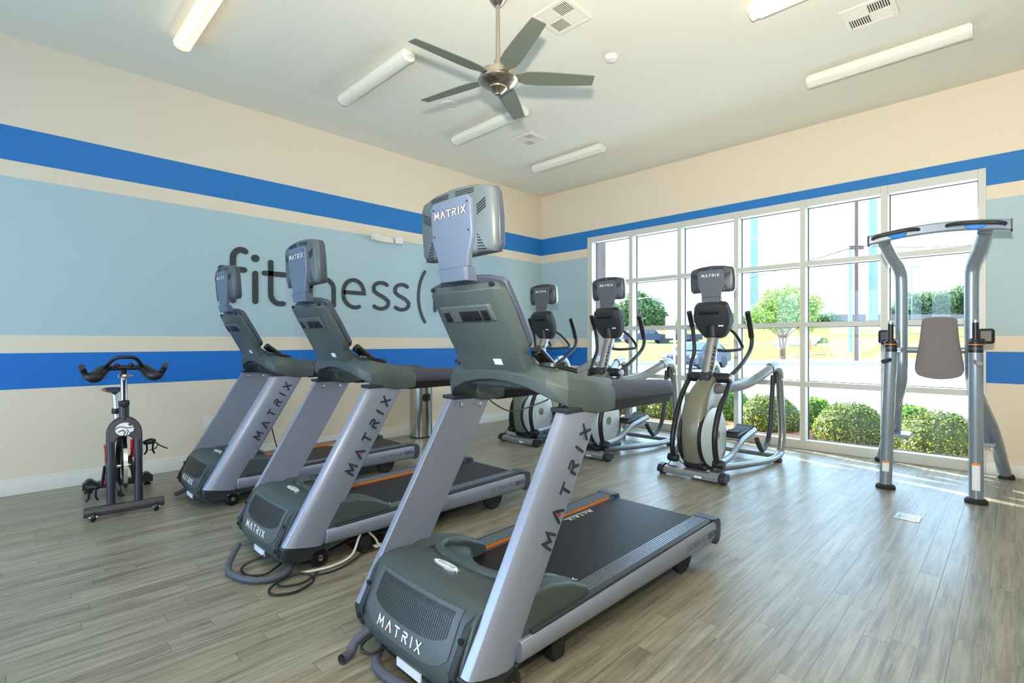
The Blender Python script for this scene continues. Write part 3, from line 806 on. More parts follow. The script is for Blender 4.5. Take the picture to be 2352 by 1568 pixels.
    b.loft([[bk(y, q, -.004) for y, q in hood_o], [bk(y*.97, q+.0, .020 if q == q0 else .010) for y, q in hood_o]]); vp = b.build('vent_surround', 'tvcase', t, bevel=.009, seg=3)
    b = B()
    for i in range(6):
        q = q0+.085+.026*i
        for (ya, yb) in ((-.145, -.105), (-.09, .035), (.105, .145)):
            b.loft([[bk(y, qq, .011) for y, qq in ((ya, q), (yb, q), (yb, q+.012), (ya, q+.012))], [bk(y, qq, .0215) for y, qq in ((ya, q), (yb, q), (yb, q+.012), (ya, q+.012))]])
    for ya in (-.085, -.065):
        b.loft([[bk(y, qq, .011) for y, qq in ((ya, .36), (ya+.015, .36), (ya+.015, .42), (ya, .42))], [bk(y, qq, .022) for y, qq in ((ya, .36), (ya+.015, .36), (ya+.015, .42), (ya, .42))]])
    b.build('vent_slots', 'black', vp)
    b = B(); b.loft([[bk(y, qq, -.002) for y, qq in ((-.04, 1.10), (-.09, 1.10), (-.09, 1.19), (-.04, 1.19))], [bk(y, qq, .003) for y, qq in ((-.04, 1.10), (-.09, 1.10), (-.09, 1.19), (-.04, 1.19))]])
    b.build('label_sticker', 'sticker', ch)
    b = B()
    for y in (-.195, .195): b.cyl((.398, y, 1.555), (.43, y, 1.545), .010, 14)
    b.build('plug', 'black', t)
    # TV: case, edge, back plate, neck
    return t, bk, pl

def tv_unit(t, x, zc, w, h, y=0, logo_h=.021, dark=False, topz=None, neck_w=.265, neck_bot=None):
    """attachable screen; its back faces -x"""
    tilt = math.radians(-4)
    mt = Matrix.Translation((x, y, zc)) @ Matrix.Rotation(tilt, 4, 'Y')
    def out(sc, xx):
        # rounded outline arched on top in (y, z)
        o_ = []
        hw, hh = w/2*sc, h/2*sc
        pts = [(hw-.0, -hh+.03), (hw+.003, 0), (hw-.004, hh-.045), (hw-.022, hh-.018), (hw*.5, hh+.004), (0, hh+.012), (-hw*.5, hh+.004), (-hw+.022, hh-.018), (-hw+.004, hh-.045), (-hw-.003, 0), (-hw, -hh+.03), (-hw+.02, -hh+.004), (0, -hh), (hw-.02, -hh+.004)]
        return [tuple(mt @ Vector((xx, p[0], p[1]))) for p in pts]
    case, edge, plate_ = ('tvcase', 'tvedge', 'tvback') if not dark else ('etvcase', 'etvedge', 'etvback')
    b = B(); b.loft([out(.90, -.040), out(.97, -.030), out(1, -.018), out(1, -.004)]); b.build('tv_case', case, t, bevel=.003, angle=40)
    b = B(); b.loft([out(1.005, -.004), out(1.005, .022), out(.985, .030)]); b.build('tv_bezel', edge, t, bevel=.003)
    b = B(); b.loft([out(.9, .0302), out(.9, .0312)]); b.build('tv_screen', 'blackgloss', t)
    # vents on case
    b = B(); hw, hh = w/2, h/2
    for s in (-1, 1):
        for i in range(4):
            z0 = hh*.50-i*.011
            q = [(s*hw*.64, z0-.022), (s*hw*.86, z0), (s*hw*.86, z0+.005), (s*hw*.64, z0-.017)]
            b.loft([[tuple(mt @ Vector((-.0395, p[0], p[1]))) for p in q], [tuple(mt @ Vector((-.0425, p[0], p[1]))) for p in q]])
        for i in range(7):
            f = i/6; ya, yb = s*hw*.62, s*hw*(.62+.20*f+.03)
            z0 = -hh*.42-.012*i
            q = [(ya, z0), (yb, z0-.004), (yb, z0-.009), (ya, z0-.005)]
            b.loft([[tuple(mt @ Vector((-.0395, p[0], p[1]))) for p in q], [tuple(mt @ Vector((-.0425, p[0], p[1]))) for p in q]])
        for i in range(3):
            z0 = hh*.89-i*.008
            q = [(s*hw*.10, z0+.003), (s*hw*.58, z0-.002), (s*hw*.58, z0+.001), (s*hw*.10, z0+.006)]
            b.loft([[tuple(mt @ Vector((-.0390, p[0], p[1]))) for p in q], [tuple(mt @ Vector((-.0425, p[0], p[1]))) for p in q]])
    b.build('tv_vents', 'black', t)
    nw = neck_w/2; hz = hh
    # raised back plate running down into the neck
    zt = hz*.74; zb = -hz-.045
    pr = [(-nw+.02, zt), (-nw, zt-.02), (-nw, -hz*.45), (-nw*.78, -hz*.98), (-nw*.72, zb), (nw*.72, zb), (nw*.78, -hz*.98), (nw, -hz*.45), (nw, zt-.02), (nw-.02, zt)]
    b = B(); b.loft([[tuple(mt @ Vector((-.030, p[0], p[1]))) for p in pr], [tuple(mt @ Vector((-.052, p[0], p[1]))) for p in pr], [tuple(mt @ Vector((-.056, p[0]*.985, p[1]*.99))) for p in pr]])
    bp = b.build('mount_plate', plate_, t, bevel=.003)
    b = B()
    for (yy, zz) in ((-nw*.86, zt-.03), (nw*.86, zt-.03), (-nw*.86, -.04), (nw*.86, -.04)):
        q = [(yy+.005*math.cos(k*PI/5), zz+.005*math.sin(k*PI/5)) for k in range(10)]
        b.loft([[tuple(mt @ Vector((-.055, p[0], p[1]))) for p in q], [tuple(mt @ Vector((-.0575, p[0], p[1]))) for p in q]])
    b.build('screws', 'plastic_dk', bp)
    top = mt @ Vector((-.043, 0, zb)); nb = Vector(neck_bot)
    b = B(); secs = []
    for (f, ww, th) in ((0, nw*.72, .014), (.05, nw*.74, .026), (1, nw*.66, .034)):
        p = top.lerp(nb, f)
        secs.append([(p.x-th, y+ww*.9, p.z), (p.x-th*.6, y+ww, p.z), (p.x+th, y+ww, p.z), (p.x+th, y-ww, p.z), (p.x-th*.6, y-ww, p.z), (p.x-th, y-ww*.9, p.z)])
    b.loft(secs); b.build('neck', plate_, t, bevel=.004)
    lw = logo_h*(.96+.9+.86+.86+.26+.8)+5*logo_h*.42
    m2 = mt @ frame_mtx(Vector((-.0565, lw/2, zt-.075*h/.29)), (0, -1, 0), (0, 0, 1))
    if logo_h > .028:
        b2 = matrix_word(logo_h, logo_h*.42, .34, .0012, m2, 'tv_lettering_outline', 'black', bp, dot=False)
        matrix_word(logo_h, logo_h*.42, .17, .002, m2, 'tv_lettering', 'whitetext', bp)
    else:
        matrix_word(logo_h, logo_h*.42, .2, .002, m2, 'tv_lettering', 'whitetext', bp, dot=False)

M['etvcase'] = mat('elliptical_tv_grey', (84, 86, 92), .35, .3)
M['etvedge'] = mat('elliptical_tv_silver_edge', (178, 182, 186), .3, .4)
M['etvback'] = mat('elliptical_mount_grey', (98, 102, 110), .4, .2)
tm1, _, _ = treadmill((1.0, 1.705, 0), 'nearest treadmill, silver uprights and dark grey-green hood, in the centre foreground')
tv_unit(tm1, .405, 1.822, .486, .285, 0, .030, neck_bot=(.395, 0, 1.575))
TM2, TM3 = (1.0, 3.285, 0), (1.0, 4.865, 0)
tm2 = dup(tm1, TM2, 'middle treadmill of the row, with coiled cords on the floor beside its front wheel')
tm3 = dup(tm1, TM3, 'farthest treadmill, standing closest to the fitness( wall')

# ================================================================== ELLIPTICALS
def elliptical(loc, label):
    t = thing('elliptical_trainer', label, 'elliptical trainer', loc, group='row of elliptical trainers')
    # front stabiliser
    b = B(); pr = [(-.012, .022), (-.012, .055), (.01, .082), (.055, .092), (.105, .080), (.115, .035), (.10, .018)]
    b.prism(pr, -.275, .275); fb = b.build('front_stabiliser', 'silver_e', t, bevel=.004)
    for s in (-1, 1):
        b = B(); b.prism([(p[0]*1.16-.008, p[1]*1.12) for p in pr], s*.275, s*.335); b.prism([(.02, 0), (.02, .03), (.085, .03), (.085, 0)], s*.28, s*.33); b.build('stabiliser_cap', 'black', t, bevel=.008, seg=3)
    B().box(-.0135, -.010, -.12, -.05, .030, .050).build('label_sticker', 'sticker', fb)
    # base spine
    b = B(); b.tube([(.07, 0, .07), (.3, 0, .075), (.7, 0, .065)], .05, 14, sx=1.2); b.build('base_spine', 'plastic_dk', t)
    # front shroud, curved banana seen from the front: sections with rounded nose
    ctr = [(.05, .15, .115), (.015, .25, .125), (-.005, .38, .13), (.0, .50, .13), (.035, .63, .126), (.09, .74, .118), (.17, .83, .105), (.27, .91, .09), (.36, .965, .078)]
    ctr = [(q.x, q.y, q.z) for q in catmull([Vector(c) for c in ctr], 4)]
    secs = []
    for (x_, z_, w) in ctr:
        d = .30 if z_ < .7 else .30-(z_-.7)*.25
        secs.append([(x_+f, y*w, z_+(f*.10)) for f, y in ((d, -.78), (.12, -.95), (.06, -.95), (.022, -.82), (.004, -.5), (0, 0), (.004, .5), (.022, .82), (.06, .95), (.12, .95), (d, .78))])
    b = B(); b.loft(secs); b.build('front_shroud', 'greige', t, angle=50)
    b = B(); b.prism([(.06, .10), (.05, .165), (.14, .20), (.40, .20), (.48, .10), (.40, .07), (.12, .07)], -.095, .095); b.build('shroud_boot', 'black', t, bevel=.02, seg=3)
    b = B(); b.prism(smooth2([(.15, .12), (.60, .13), (.66, .30), (.62, .52), (.55, .72), (.50, .88), (.42, .96), (.32, .90), (.20, .7), (.10, .45), (.10, .25)], 3), -.088, .088); b.build('drive_housing', 'greige', t, bevel=.02, seg=3)
    for s in (-1, 1):
        c = (.275, 0, .387)
        b = B(); b.lathe([(.300, s*.085), (.302, s*.112), (.296, s*.118), (.285, s*.118)], c, 56, axis='y'); b.build('cover_rim', 'black', t)
        b = B(); b.lathe([(.288, s*.100), (.286, s*.124), (.26, s*.130), (.15, s*.134), (.001, s*.134)], c, 56, axis='y'); cv = b.build('flywheel_cover', 'disc', t)
        b = B(); b.lathe([(.046, s*.13), (.046, s*.138), (.001, s*.139)], (.32, 0, .40), 30, axis='y'); b.build('cover_cap', 'greige', cv)
    # column
    b = B(); b.tube([(.345, 0, .88), (.445, 0, 1.12), (.555, 0, 1.40)], .062, 22, sx=.95); co = b.build('column', 'silver_e', t)
    a_ = Vector((.40, 0, .98)).normalized()
    dirc = (Vector((.555, 0, 1.40))-Vector((.345, 0, .88))).normalized()
    fr_ = Vector((-dirc.z, 0, dirc.x)); nz_ = Vector((0, -1, 0))*math.cos(.6)+fr_*math.sin(.6); yy_ = nz_.cross(dirc)
    m2 = frame_mtx(Vector((.345, 0, .88))+dirc*.16+nz_*.0608-yy_*.016, dirc, yy_)
    matrix_word(.032, .018, .2, .004, m2, 'column_lettering', 'darktext', co)
    b = B(); b.prism([(.30, .92), (.30, .99), (.42, 1.06), (.52, 1.02), (.56, .93), (.50, .88)], -.055, .055); b.build('pivot_housing', 'plastic_dk', t, bevel=.02, seg=3)
    # console
    PT, PB = Vector((.475, 0, 1.715)), Vector((.60, 0, 1.37)); nrm = Vector((.94, 0, .34))
    outl = [(-.165, .05), (-.14, 0), (-.07, -.025), (0, -.032), (.07, -.025), (.14, 0), (.165, .05), (.192, .34), (.190, .50), (.172, .70), (.130, .90), (.105, .98), (.085, 1.02), (-.085, 1.02), (-.105, .98), (-.130, .90), (-.172, .70), (-.190, .50), (-.192, .34)]
    def pl(y, q, o_): p = PT+(PB-PT)*q+nrm*o_; return (p.x, y, p.z)
    def ring(sc, o_): return [pl(y*sc, .5+(q-.5)*sc, o_) for y, q in outl]
    b = B(); b.loft([ring(.70, -.085), ring(.86, -.078), ring(.95, -.055), ring(1, -.01), ring(1, 0)]); b.build('console_back', 'plastic_dk', t, angle=35)
    b = B(); b.loft([ring(1.02, 0), ring(1.02, .022), ring(.98, .03)]); b.build('console_rim', 'plastic_dk', t, bevel=.003)
    b = B(); b.loft([ring(.9, .0302), ring(.9, .032)]); b.build('console_face', 'blackgloss', t)
    b = B(); b.tube([pl(-.10, .22, -.088), pl(.10, .22, -.088)], .012, 12); b.build('console_groove', 'blackgloss', t)
    b = B(); b.loft([[pl(y, q, -.078) for y, q in ((-.08, .58), (-.13, .58), (-.13, .62), (-.08, .62))], [pl(y, q, -.088) for y, q in ((-.08, .58), (-.13, .58), (-.13, .62), (-.08, .62))]]); b.build('label_sticker', 'sticker', t)
    b = B(); b.tube([(.545, 0, 1.37), (.52, 0, 1.50)], lambda q: .075-.01*q, 20); b.build('column_collar', 'black', t, bevel=.01)
    # fixed handlebar
    b = B()
    for s in (-1, 1): b.tube([(.50, s*.02, 1.24), (.60, s*.10, 1.225), (.78, s*.165, 1.235), (.86, s*.17, 1.25), (.84, s*.165, 1.30), (.72, s*.15, 1.40), (.64, s*.12, 1.45)], .016, 12, smooth=5)
    b.build('fixed_handlebar', 'plastic_dk', t)
    # swing arms and pedals
    for s, hx in ((-1, .12), (1, -.14)):
        y = s*.215
        b = B(); b.lathe([(.04, s*.05), (.052, s*.06), (.052, s*.17), (.047, s*.21), (.042, s*.215)], (.445, 0, .955), 24, axis='y'); pv = b.build('pivot_cap', 'black', t)
        b = B(); b.lathe([(.046, s*.215), (.04, s*.235), (.001, s*.24)], (.445, 0, .955), 24, axis='y'); b.build('pivot_end', 'silver_e', t)
        y2 = s*.245
        if s < 0: up = [(.46, y, .99), (.62, y2, 1.08), (.84, y2, 1.20), (.92, y2, 1.30), (.90, y2, 1.42), (.80, y2, 1.62)]
        else: up = [(.46, y, .99), (.55, y2, 1.08), (.62, y2, 1.20), (.62, y2, 1.32), (.58, y2, 1.48), (.50, y2, 1.64)]
        b = B(); b.tube(up, .021, 14, smooth=6); b.build('swing_handle', 'plastic_dk', t)
        gp = [up[-3], up[-2], up[-1]]
        b = B(); b.tube(gp[1:],   .028, 16, smooth=4) if s > 0 else b.tube([(.915, y2, 1.36), (.87, y2, 1.49), (.80, y2, 1.63)], .028, 16, smooth=4); b.build('handle_grip', 'black', t, bevel=.006)
        if s < 0: lo = [(.43, y, .92), (.27, y2, .83), (.10, y2, .68), (0.0, y2, .48), (.0, y2, .32), (.04, y2, .19)]
        else: lo = [(.43, y, .92), (.33, y2, .76), (.22, y2, .58), (.15, y2, .42), (.13, y2, .28), (.15, y2, .16)]
        b = B(); b.tube(lo, .024, 14, smooth=6, sx=1.1); b.build('swing_link', 'black', t)
        hub = Vector(lo[-1])
        b = B(); b.lathe([(.001, -.05), (.036, -.05), (.042, -.03), (.042, .03), (.036, .05), (.001, .05)], (hub.x+.02, y2+s*.01, hub.z-.015), 20, axis='y'); b.build('arm_hub', 'black', t)
        ph = .37 if s < 0 else .50
        yp = s*.255
        arm = [(hub.x+.03, yp, hub.z-.01), (.32, yp, .20 if s < 0 else .26), (.60, yp, ph-.06), (.80, yp, ph-.02), (.98, yp, ph+.01)]
        b = B(); b.tube(arm, .032, 14, smooth=6, sx=.8); b.build('pedal_arm', 'silver_e', t)
        b = B(); tr = [(.56, ph-.025), (.57, ph+.01), (.70, ph+.022), (.90, ph+.032), (.965, ph+.065), (.99, ph+.055), (.97, ph+.005), (.66, ph-.045)]
        b.prism(tr, s*.075, s*.235); pd = b.build('pedal', 'black', t, bevel=.01, seg=3)
        b = B(); b.box(.60, .92, s*.09 if s > 0 else s*.22, s*.22 if s > 0 else s*.09, ph+.012, ph+.032, Matrix.Identity(4)); b.build('pedal_tread', 'rubber', pd, bevel=.004)
        # suspended link from rear cap
        yl = s*.315
        lk = [(1.36, yl, .95), (1.33, yl, .70), (1.27, yl, .40), (1.18, yl, .24), (1.04, yl, .175), (.97, yl, .20), (.86, yl, ph-.06)]
        b = B(); b.tube(lk, .027, 14, smooth=6, sx=.9); b.build('pedal_link', 'plastic_dk', t)
        # rear frame: beam, cap, post, floor tube
        ye = s*.35
        bm_ = [(.36, s*.07, .845), (.60, s*.16, .850), (.85, s*.235, .885), (1.05, s*.295, .96), (1.22, s*.34, 1.03), (1.33, ye, 1.045)]
        b = B(); b.tube(bm_, .052, 18, smooth=6, sx=.72); b.build('rear_beam', 'silver_e', t)
        b = B(); cp = [(1.20, s*.335, 1.028), (1.30, ye, 1.052), (1.38, ye, 1.04), (1.44, ye, .99), (1.475, ye, .92)]
        b.tube(cp, .060, 18, smooth=5, sx=.8); b.build('beam_cap', 'silver_e', t, bevel=.004)
        b = B(); b.box(1.35, 1.41, ye-.035 if s > 0 else ye-.005, ye+.005 if s > 0 else ye+.035, .86, .99); b.build('link_bracket', 'black', t, bevel=.01)
        b = B()
        for (xx, zz) in ((1.40, .905), (1.455, .935)): b.lathe([(.012, 0), (.012, s*.008), (.001, s*.01)], (xx, ye+s*.038, zz), 12, axis='y')
        b.build('cap_bolts', 'chrome', t)
        fl = [(1.465, ye, .93), (1.51, ye, .62), (1.52, s*.36, .30), (1.47, s*.36, .12), (1.38, s*.36, .062), (1.15, s*.345, .052), (.80, s*.27, .055), (.45, s*.16, .06), (.28, s*.09, .065)]
        b = B(); b.tube(fl, lambda q: .040-.008*(q > .5), 18, smooth=6); b.build('rear_post', 'silver_e', t)
        b = B(); b.box(1.32, 1.42, s*.36-.035, s*.36+.035, 0, .03); b.build('rear_foot', 'rubber', t, bevel=.008)
    b = B(); b.tube([(1.37, -.35, .06), (1.37, .35, .06)], .026, 14); b.build('rear_crossbar', 'silver_e', t)
    return t
e1 = elliptical((4.66, 2.22, 0), 'rightmost elliptical trainer, standing alone in front of the window mullions')
tv_unit(e1, .52, 1.955, .455, .265, 0, .0265, True, neck_w=.27, neck_bot=(.50, 0, 1.70))
e2 = dup(e1, (4.68, 3.50, 0), 'middle elliptical trainer, half hidden by the nearest treadmill handrail')
e3 = dup(e1, (4.70, 4.565, 0), 'leftmost elliptical trainer, its screen against the pale blue end wall')

# ================================================================== STAINLESS BIN
bn = thing('waste_bin', 'tall cylindrical stainless steel bin with an oval side opening by the left wall', 'waste bin', (4.13, 5.87, 0))
b = B(); R_ = .155; n = 64; Hb = .92
oa = math.radians(-95)     # direction the opening faces
rows = [0, .03, .35, .50, .515, .535, .56, .585, .60, .615, .75, Hb]
def inside(t_, z): 
    d = (t_-oa+PI) % (2*PI)-PI
    return (abs(d)/.42)**3+(abs(z-.555)/.052)**3 < 1
zz = [0, .02]+[.10+.1*i for i in range(4)]+[.49+.0065*i for i in range(21)]+[.70, .80, .90, Hb]
n = 120
vs_ = [(R_*math.cos(2*PI*k/n), R_*math.sin(2*PI*k/n), z) for z in zz for k in range(n)]; fs_ = []
for j in range(len(zz)-1):
    for k in range(n):
        if inside(2*PI*(k+.5)/n, (zz[j]+zz[j+1])/2): continue
        fs_.append((j*n+k, j*n+(k+1) % n, (j+1)*n+(k+1) % n, (j+1)*n+k))
b.add(vs_, fs_); b.build('shell', 'steel', bn)
B().lathe([(.150, .02), (.150, .90), (.001, .90)], n=32).build('liner', 'black', bn)
B().lathe([(.158, Hb-.02), (.158, Hb), (.15, Hb+.006), (.001, Hb+.01)], n=48).build('lid', 'steel', bn)
B().lathe([(.150, 0), (.158, .002), (.158, .018), (.155, .02)], n=48).build('base_ring', 'rubber', bn)

# ================================================================== POWER TOWER
tw = thing('knee_raise_tower', 'tall silver-blue pull-up and knee raise tower with grey back pad by the window', 'power tower', (5.6, .53, 0))
for s, yf, yt in ((1, .305, .262), (-1, -.30, -.297)):
    b = B(); b.tube([(.03, yf, .02), (.0, yt, 1.27)], .047, 22, sx=1); fp = b.build('front_post', 'tower', tw)
    b = B(); b.lathe([(.075, 0), (.075, .02), (.062, .035), (.046, .04)], (.03, yf, 0), 28); b.build('rubber_foot', 'rubber', tw)
    for nm_, mm_, za, zb_, rr_ in (('warning_label', 'sticker', .16 if s > 0 else .11, .25 if s > 0 else .33, .0476), ('warning_band', 'orange', .235 if s > 0 else .315, .252 if s > 0 else .333, .0480)):
        b = B(); v_ = []
        for z in (za, zb_):
            cx_ = .03-.03*(z-.02)/1.25; cy_ = yf+(yt-yf)*(z-.02)/1.25
            v_ += [(cx_+rr_*math.cos(a_), cy_+rr_*math.sin(a_), z) for a_ in [math.radians(150+8*k) for k in range(9)]]
        b.add(v_, [(k, k+1, k+10, k+9) for k in range(8)]); b.build(nm_, mm_, fp)
    # grip and collar on post top
    b = B(); b.lathe([(.047, 1.23), (.047, 1.30), (.04, 1.325), (.03, 1.33)], (0, yt, 0), 24); b.build('post_cap', 'black', tw)
    b = B(); b.lathe([(.0475, 1.292), (.0475, 1.298)], (0, yt, 0), 24); b.build('orange_ring', 'orange', tw)
    b = B(); b.lathe([(.028, 1.33), (.028, 1.345), (.021, 1.35), (.021, 1.475), (.001, 1.475)], (0, yt, 0), 20); b.build('dip_grip', 'black', tw)
    b = B(); b.lathe([(.022, 1.475), (.022, 1.495), (.001, 1.497)], (0, yt, 0), 20); b.build('grip_end', 'alu', tw)
    # forearm pad
    yo = s*.30
    b = B(); b.box(.06, .36, yo-.05, yo+.05, 1.29, 1.345); b.build('forearm_pad', 'black', tw, bevel=.02, seg=3)
    b = B(); b.box(.30, .36, yo-.055+s*.05, yo+.055+s*.05, 1.30, 1.43); b.build('elbow_pad', 'black', tw, bevel=.022, seg=3)
    b = B(); b.tube([(.0, yt, 1.24), (.48, s*.255, 1.24)], .028, 16); b.build('arm_support', 'tower', tw)
    b = B(); b.box(.10, .34, yo-.03, yo+.03, 1.262, 1.29); b.build('pad_bracket', 'plastic_dk', tw, bevel=.004)
    # dip handle peg
    b = B(); b.tube([(-.02, yt, 1.16), (-.15, yt+s*.03, 1.145)], .019, 16); b.build('handle_peg', 'alu' if s < 0 else 'plastic_dk', tw)
    # tall post
    foot = (1.27, .52, 0) if s > 0 else (1.24, -.46, 0)
    tp = [(foot[0], foot[1], .02), (.92, s*.40 if s > 0 else -.38, .48), (.60, s*.275, .86), (.50, s*.25, 1.05), (.50, s*.25, 1.35), (.50, s*.25, 1.85), (.47, s*.262, 2.0), (.36, s*.31, 2.12), (.24, s*.345, 2.235)]
    b = B(); b.tube(tp, .050, 22, smooth=7); b.build('rear_post', 'tower', tw)
    b = B(); b.lathe([(.068, 0), (.068, .022), (.06, .04), (.045, .045)], (foot[0], foot[1], 0), 28); b.build('rubber_foot', 'rubber', tw)
    # foot step
    b = B(); b.box(.72, .98, s*.22 if s > 0 else -.40, s*.40 if s > 0 else -.22, .36, .395); b.build('foot_step', 'tower', tw, bevel=.008)
    b = B(); b.tube([(.95, s*.34, .39), (.55, s*.262, .95)], .030, 16); b.build('brace', 'tower', tw)
b = B(); b.tube([(.50, -.25, 1.24), (.50, .25, 1.24)], .030, 16); b.build('crossbar', 'tower', tw)
b = B(); b.tube([(.52, 0, 1.24), (.46, 0, 1.24)], .035, 16); b.build('pad_mount', 'plastic_dk', tw)
# back pad
def padring(x_, sc):
    o_ = smooth2([(-.105, .27), (0, .283), (.105, .27), (.125, .22), (.14, .05), (.168, -.14), (.165, -.225), (.12, -.265), (0, -.285), (-.12, -.265), (-.165, -.225), (-.168, -.14), (-.14, .05), (-.125, .22)], 4)
    return [(x_+.02*(z/.28), y*sc-.035, 1.262+z*sc) for y, z in o_]
b = B(); b.loft([padring(.385, .90), padring(.375, .95), padring(.378, .99), padring(.40, 1), padring(.425, 1), padring(.44, .97)]); pdm = b.build('back_pad', 'pad', tw, angle=60)
b = B(); b.loft([padring(.441, .98), padring(.455, .98)]); b.build('pad_board', 'plastic_dk', tw)
# pull-up bar: bowed beam
secs = []
N_ = 20
def barc(v): return Vector((.16+.05*(1-v*v)*1.0, v*.475-.04*0, 2.262+.055*(1-v*v)))
for i in range(N_+1):
    v = -1+2*i/N_; c = barc(v)
    secs.append([(c.x+dx, c.y-.03, c.z+dz) for dx, dz in ((-.058, -.040), (-.060, .030), (-.045, .040), (.04, .042), (.06, .03), (.06, -.03), (.02, -.048), (-.045, -.050))])
b = B(); b.loft(secs); b.build('pull_up_beam', 'tower', tw, bevel=.006)
for s in (-1, 1):
    b = B(); c = barc(s)
    b.prism([(c.x-.062+0, c.z-.044), (c.x-.064, c.z+.034), (c.x-.045, c.z+.046), (c.x+.04, c.z+.047), (c.x+.066, c.z+.034), (c.x+.066, c.z-.034), (c.x+.02, c.z-.054), (c.x-.045, c.z-.055)], c.y-.03, c.y-.03+s*.008); b.build('beam_end_cap', 'black', tw)
    vs2 = (.93, .90, .80, .60, .38, .20, .17) if s < 0 else (.93, .90, .80, .60, .40, .27, .24)
    pts = []
    for i, v in enumerate(vs2):
        c = barc(s*v); d = .0 if i in (0, len(vs2)-1) else (.05 if i in (1, len(vs2)-2) else .085)
        pts.append((c.x-.045-d, c.y-.03, c.z+.0))
    b = B(); b.tube(pts, .0165, 14, smooth=5); b.build('pull_up_grip', 'plastic_dk', tw)
    b = B(); c = barc(s*.56)
    b.prism([(.075*math.cos(k*PI/12)+c.y-.03, -.004+.040*math.sin(-k*PI/12)+c.z) for k in range(13)], c.x-.070, c.x-.03, axis='x'); b.build('blue_insert', 'blue', tw, bevel=.006)

# ================================================================== SPIN BIKE
bk_ = thing('spin_bike', 'black indoor cycling bike with white rider logo and orange-tipped saddle', 'exercise bike', (.68, 4.83, 0), math.radians(-5))
b = B(); b.prism([(-.035, .03), (-.035, .07), (-.02, .095), (.02, .095), (.035, .07), (.035, .03)], -.245, .245, axis='x'); fs = b.build('front_stabiliser', 'bikeblack', bk_, bevel=.004)
for s in (-1, 1):
    B().lathe([(.001, -.016), (.025, -.016), (.032, -.008), (.032, .008), (.025, .016), (.001, .016)], (s*.19, -.05, .034), 20, axis='x').build('transport_wheel', 'black', bk_)
    b = B(); b.cyl((s*.19-.024, -.05, .034), (s*.19+.024, -.05, .034), .007, 10); b.build('wheel_bolt', 'chrome', bk_)
b = B(); b.prism([(.87, .03), (.87, .085), (.95, .085), (.95, .03)], -.25, .25, axis='x'); b.build('rear_stabiliser', 'bikeblack', bk_, bevel=.006)
for s in (-1, 1):
    b = B(); b.prism([(s*.15, .03), (s*.155, .085), (s*.19, .115), (s*.215, .115), (s*.25, .08), (s*.25, .03)], .865, .955); b.build('stabiliser_cap', 'black', bk_, bevel=.006)
    B().lathe([(.03, 0), (.03, .012), (.012, .02), (.012, .035)], (s*.21, .91, 0), 18).build('levelling_foot', 'rubber', bk_)
# fork
for s in (-1, 1):
    b = B(); b.tube([(s*.085, .02, .09), (s*.085, .05, .30), (s*.085, .09, .55)], .027, 16, sx=.9); b.build('fork_leg', 'bikeblack', bk_)
arch = [(-.113, .42)]+[(.113*math.cos(a), .60+.135*math.sin(a)) for a in [PI-PI*i/16 for i in range(17)]]+[(.113, .42), (.060, .42), (.060, .52)]+[(.06*math.cos(a), .53+.06*math.sin(a)) for a in [PI*i/10 for i in range(11)]]+[(-.06, .52), (-.06, .42)]
b = B(); mt = Matrix.Translation((0, -.02, 0)) @ Matrix.Rotation(math.radians(-9), 4, 'X') @ Matrix.Translation((0, 0, 0))
arc_m = Matrix(((1, 0, 0, 0), (0, 1, .0, 0), (0, .0, 1, 0), (0, 0, 0, 1)))
vsA = [(p[0], .02+.16*(p[1]-.2)-.005, p[1]) for p in arch]; vsB = [(p[0], .02+.16*(p[1]-.2)+.055, p[1]) for p in arch]
b.loft([vsA, vsB]); fk = b.build('fork_crown', 'bikeblack', bk_, bevel=.008, seg=3)
# rider emblem
em_m = frame_mtx(Vector((0, .086-.006, .640)), (1, 0, 0), (0, .16, 1)) @ Matrix.Translation((0, 0, .0045))
b = B(); b.prism([(.058*math.cos(k*PI/16), .050*math.sin(k*PI/16)) for k in range(32)], 0, .002, axis='z', mtx=em_m); lg = b.build('emblem', 'whitetext', fk)
b = B()
stroke(b, [(-.058, .004), (-.03, .022), (0, .014), (.02, .006), (.055, .012)], .007, .0028, em_m)
stroke(b, [(-.04, -.02), (-.012, -.006), (.004, -.022), (-.008, -.05)], .008, .0028, em_m)
stroke(b, [(.012, -.004), (.024, -.018), (.010, -.05)], .006, .0028, em_m)
b.prism([(.036+.013*math.cos(k*PI/8), .033+.011*math.sin(k*PI/8)) for k in range(16)], 0, .0028, axis='z', mtx=em_m)
b.prism([(.03, -.03), (.052, -.02), (.045, -.045), (.028, -.05)], 0, .0029, axis='z', mtx=em_m)
b.build('emblem_rider', 'bikeblack', lg)
# flywheel
b = B(); b.lathe([(.16, -.010), (.215, -.013), (.225, -.013), (.225, .013), (.215, .013), (.16, .010)], (.005, .24, .33), 56, axis='x'); b.build('flywheel', 'chrome', bk_)
B().lathe([(.001, -.014), (.05, -.018), (.165, -.008), (.165, .008), (.05, .018), (.001, .014)], (.005, .24, .33), 40, axis='x').build('flywheel_web', 'plastic_dk', bk_)
b = B(); b.tube([(-.075, .24, .33), (.075, .24, .33)], .016, 14); b.build('axle', 'chrome', bk_)
for s in (-1, 1):
    b = B(); b.prism([(.06, .25), (.06, .36), (.26, .37), (.50, .36), (.50, .27), (.26, .28)], s*.045, s*.065, axis='x'); b.build('dropout_plate', 'bikeblack', bk_, bevel=.006)
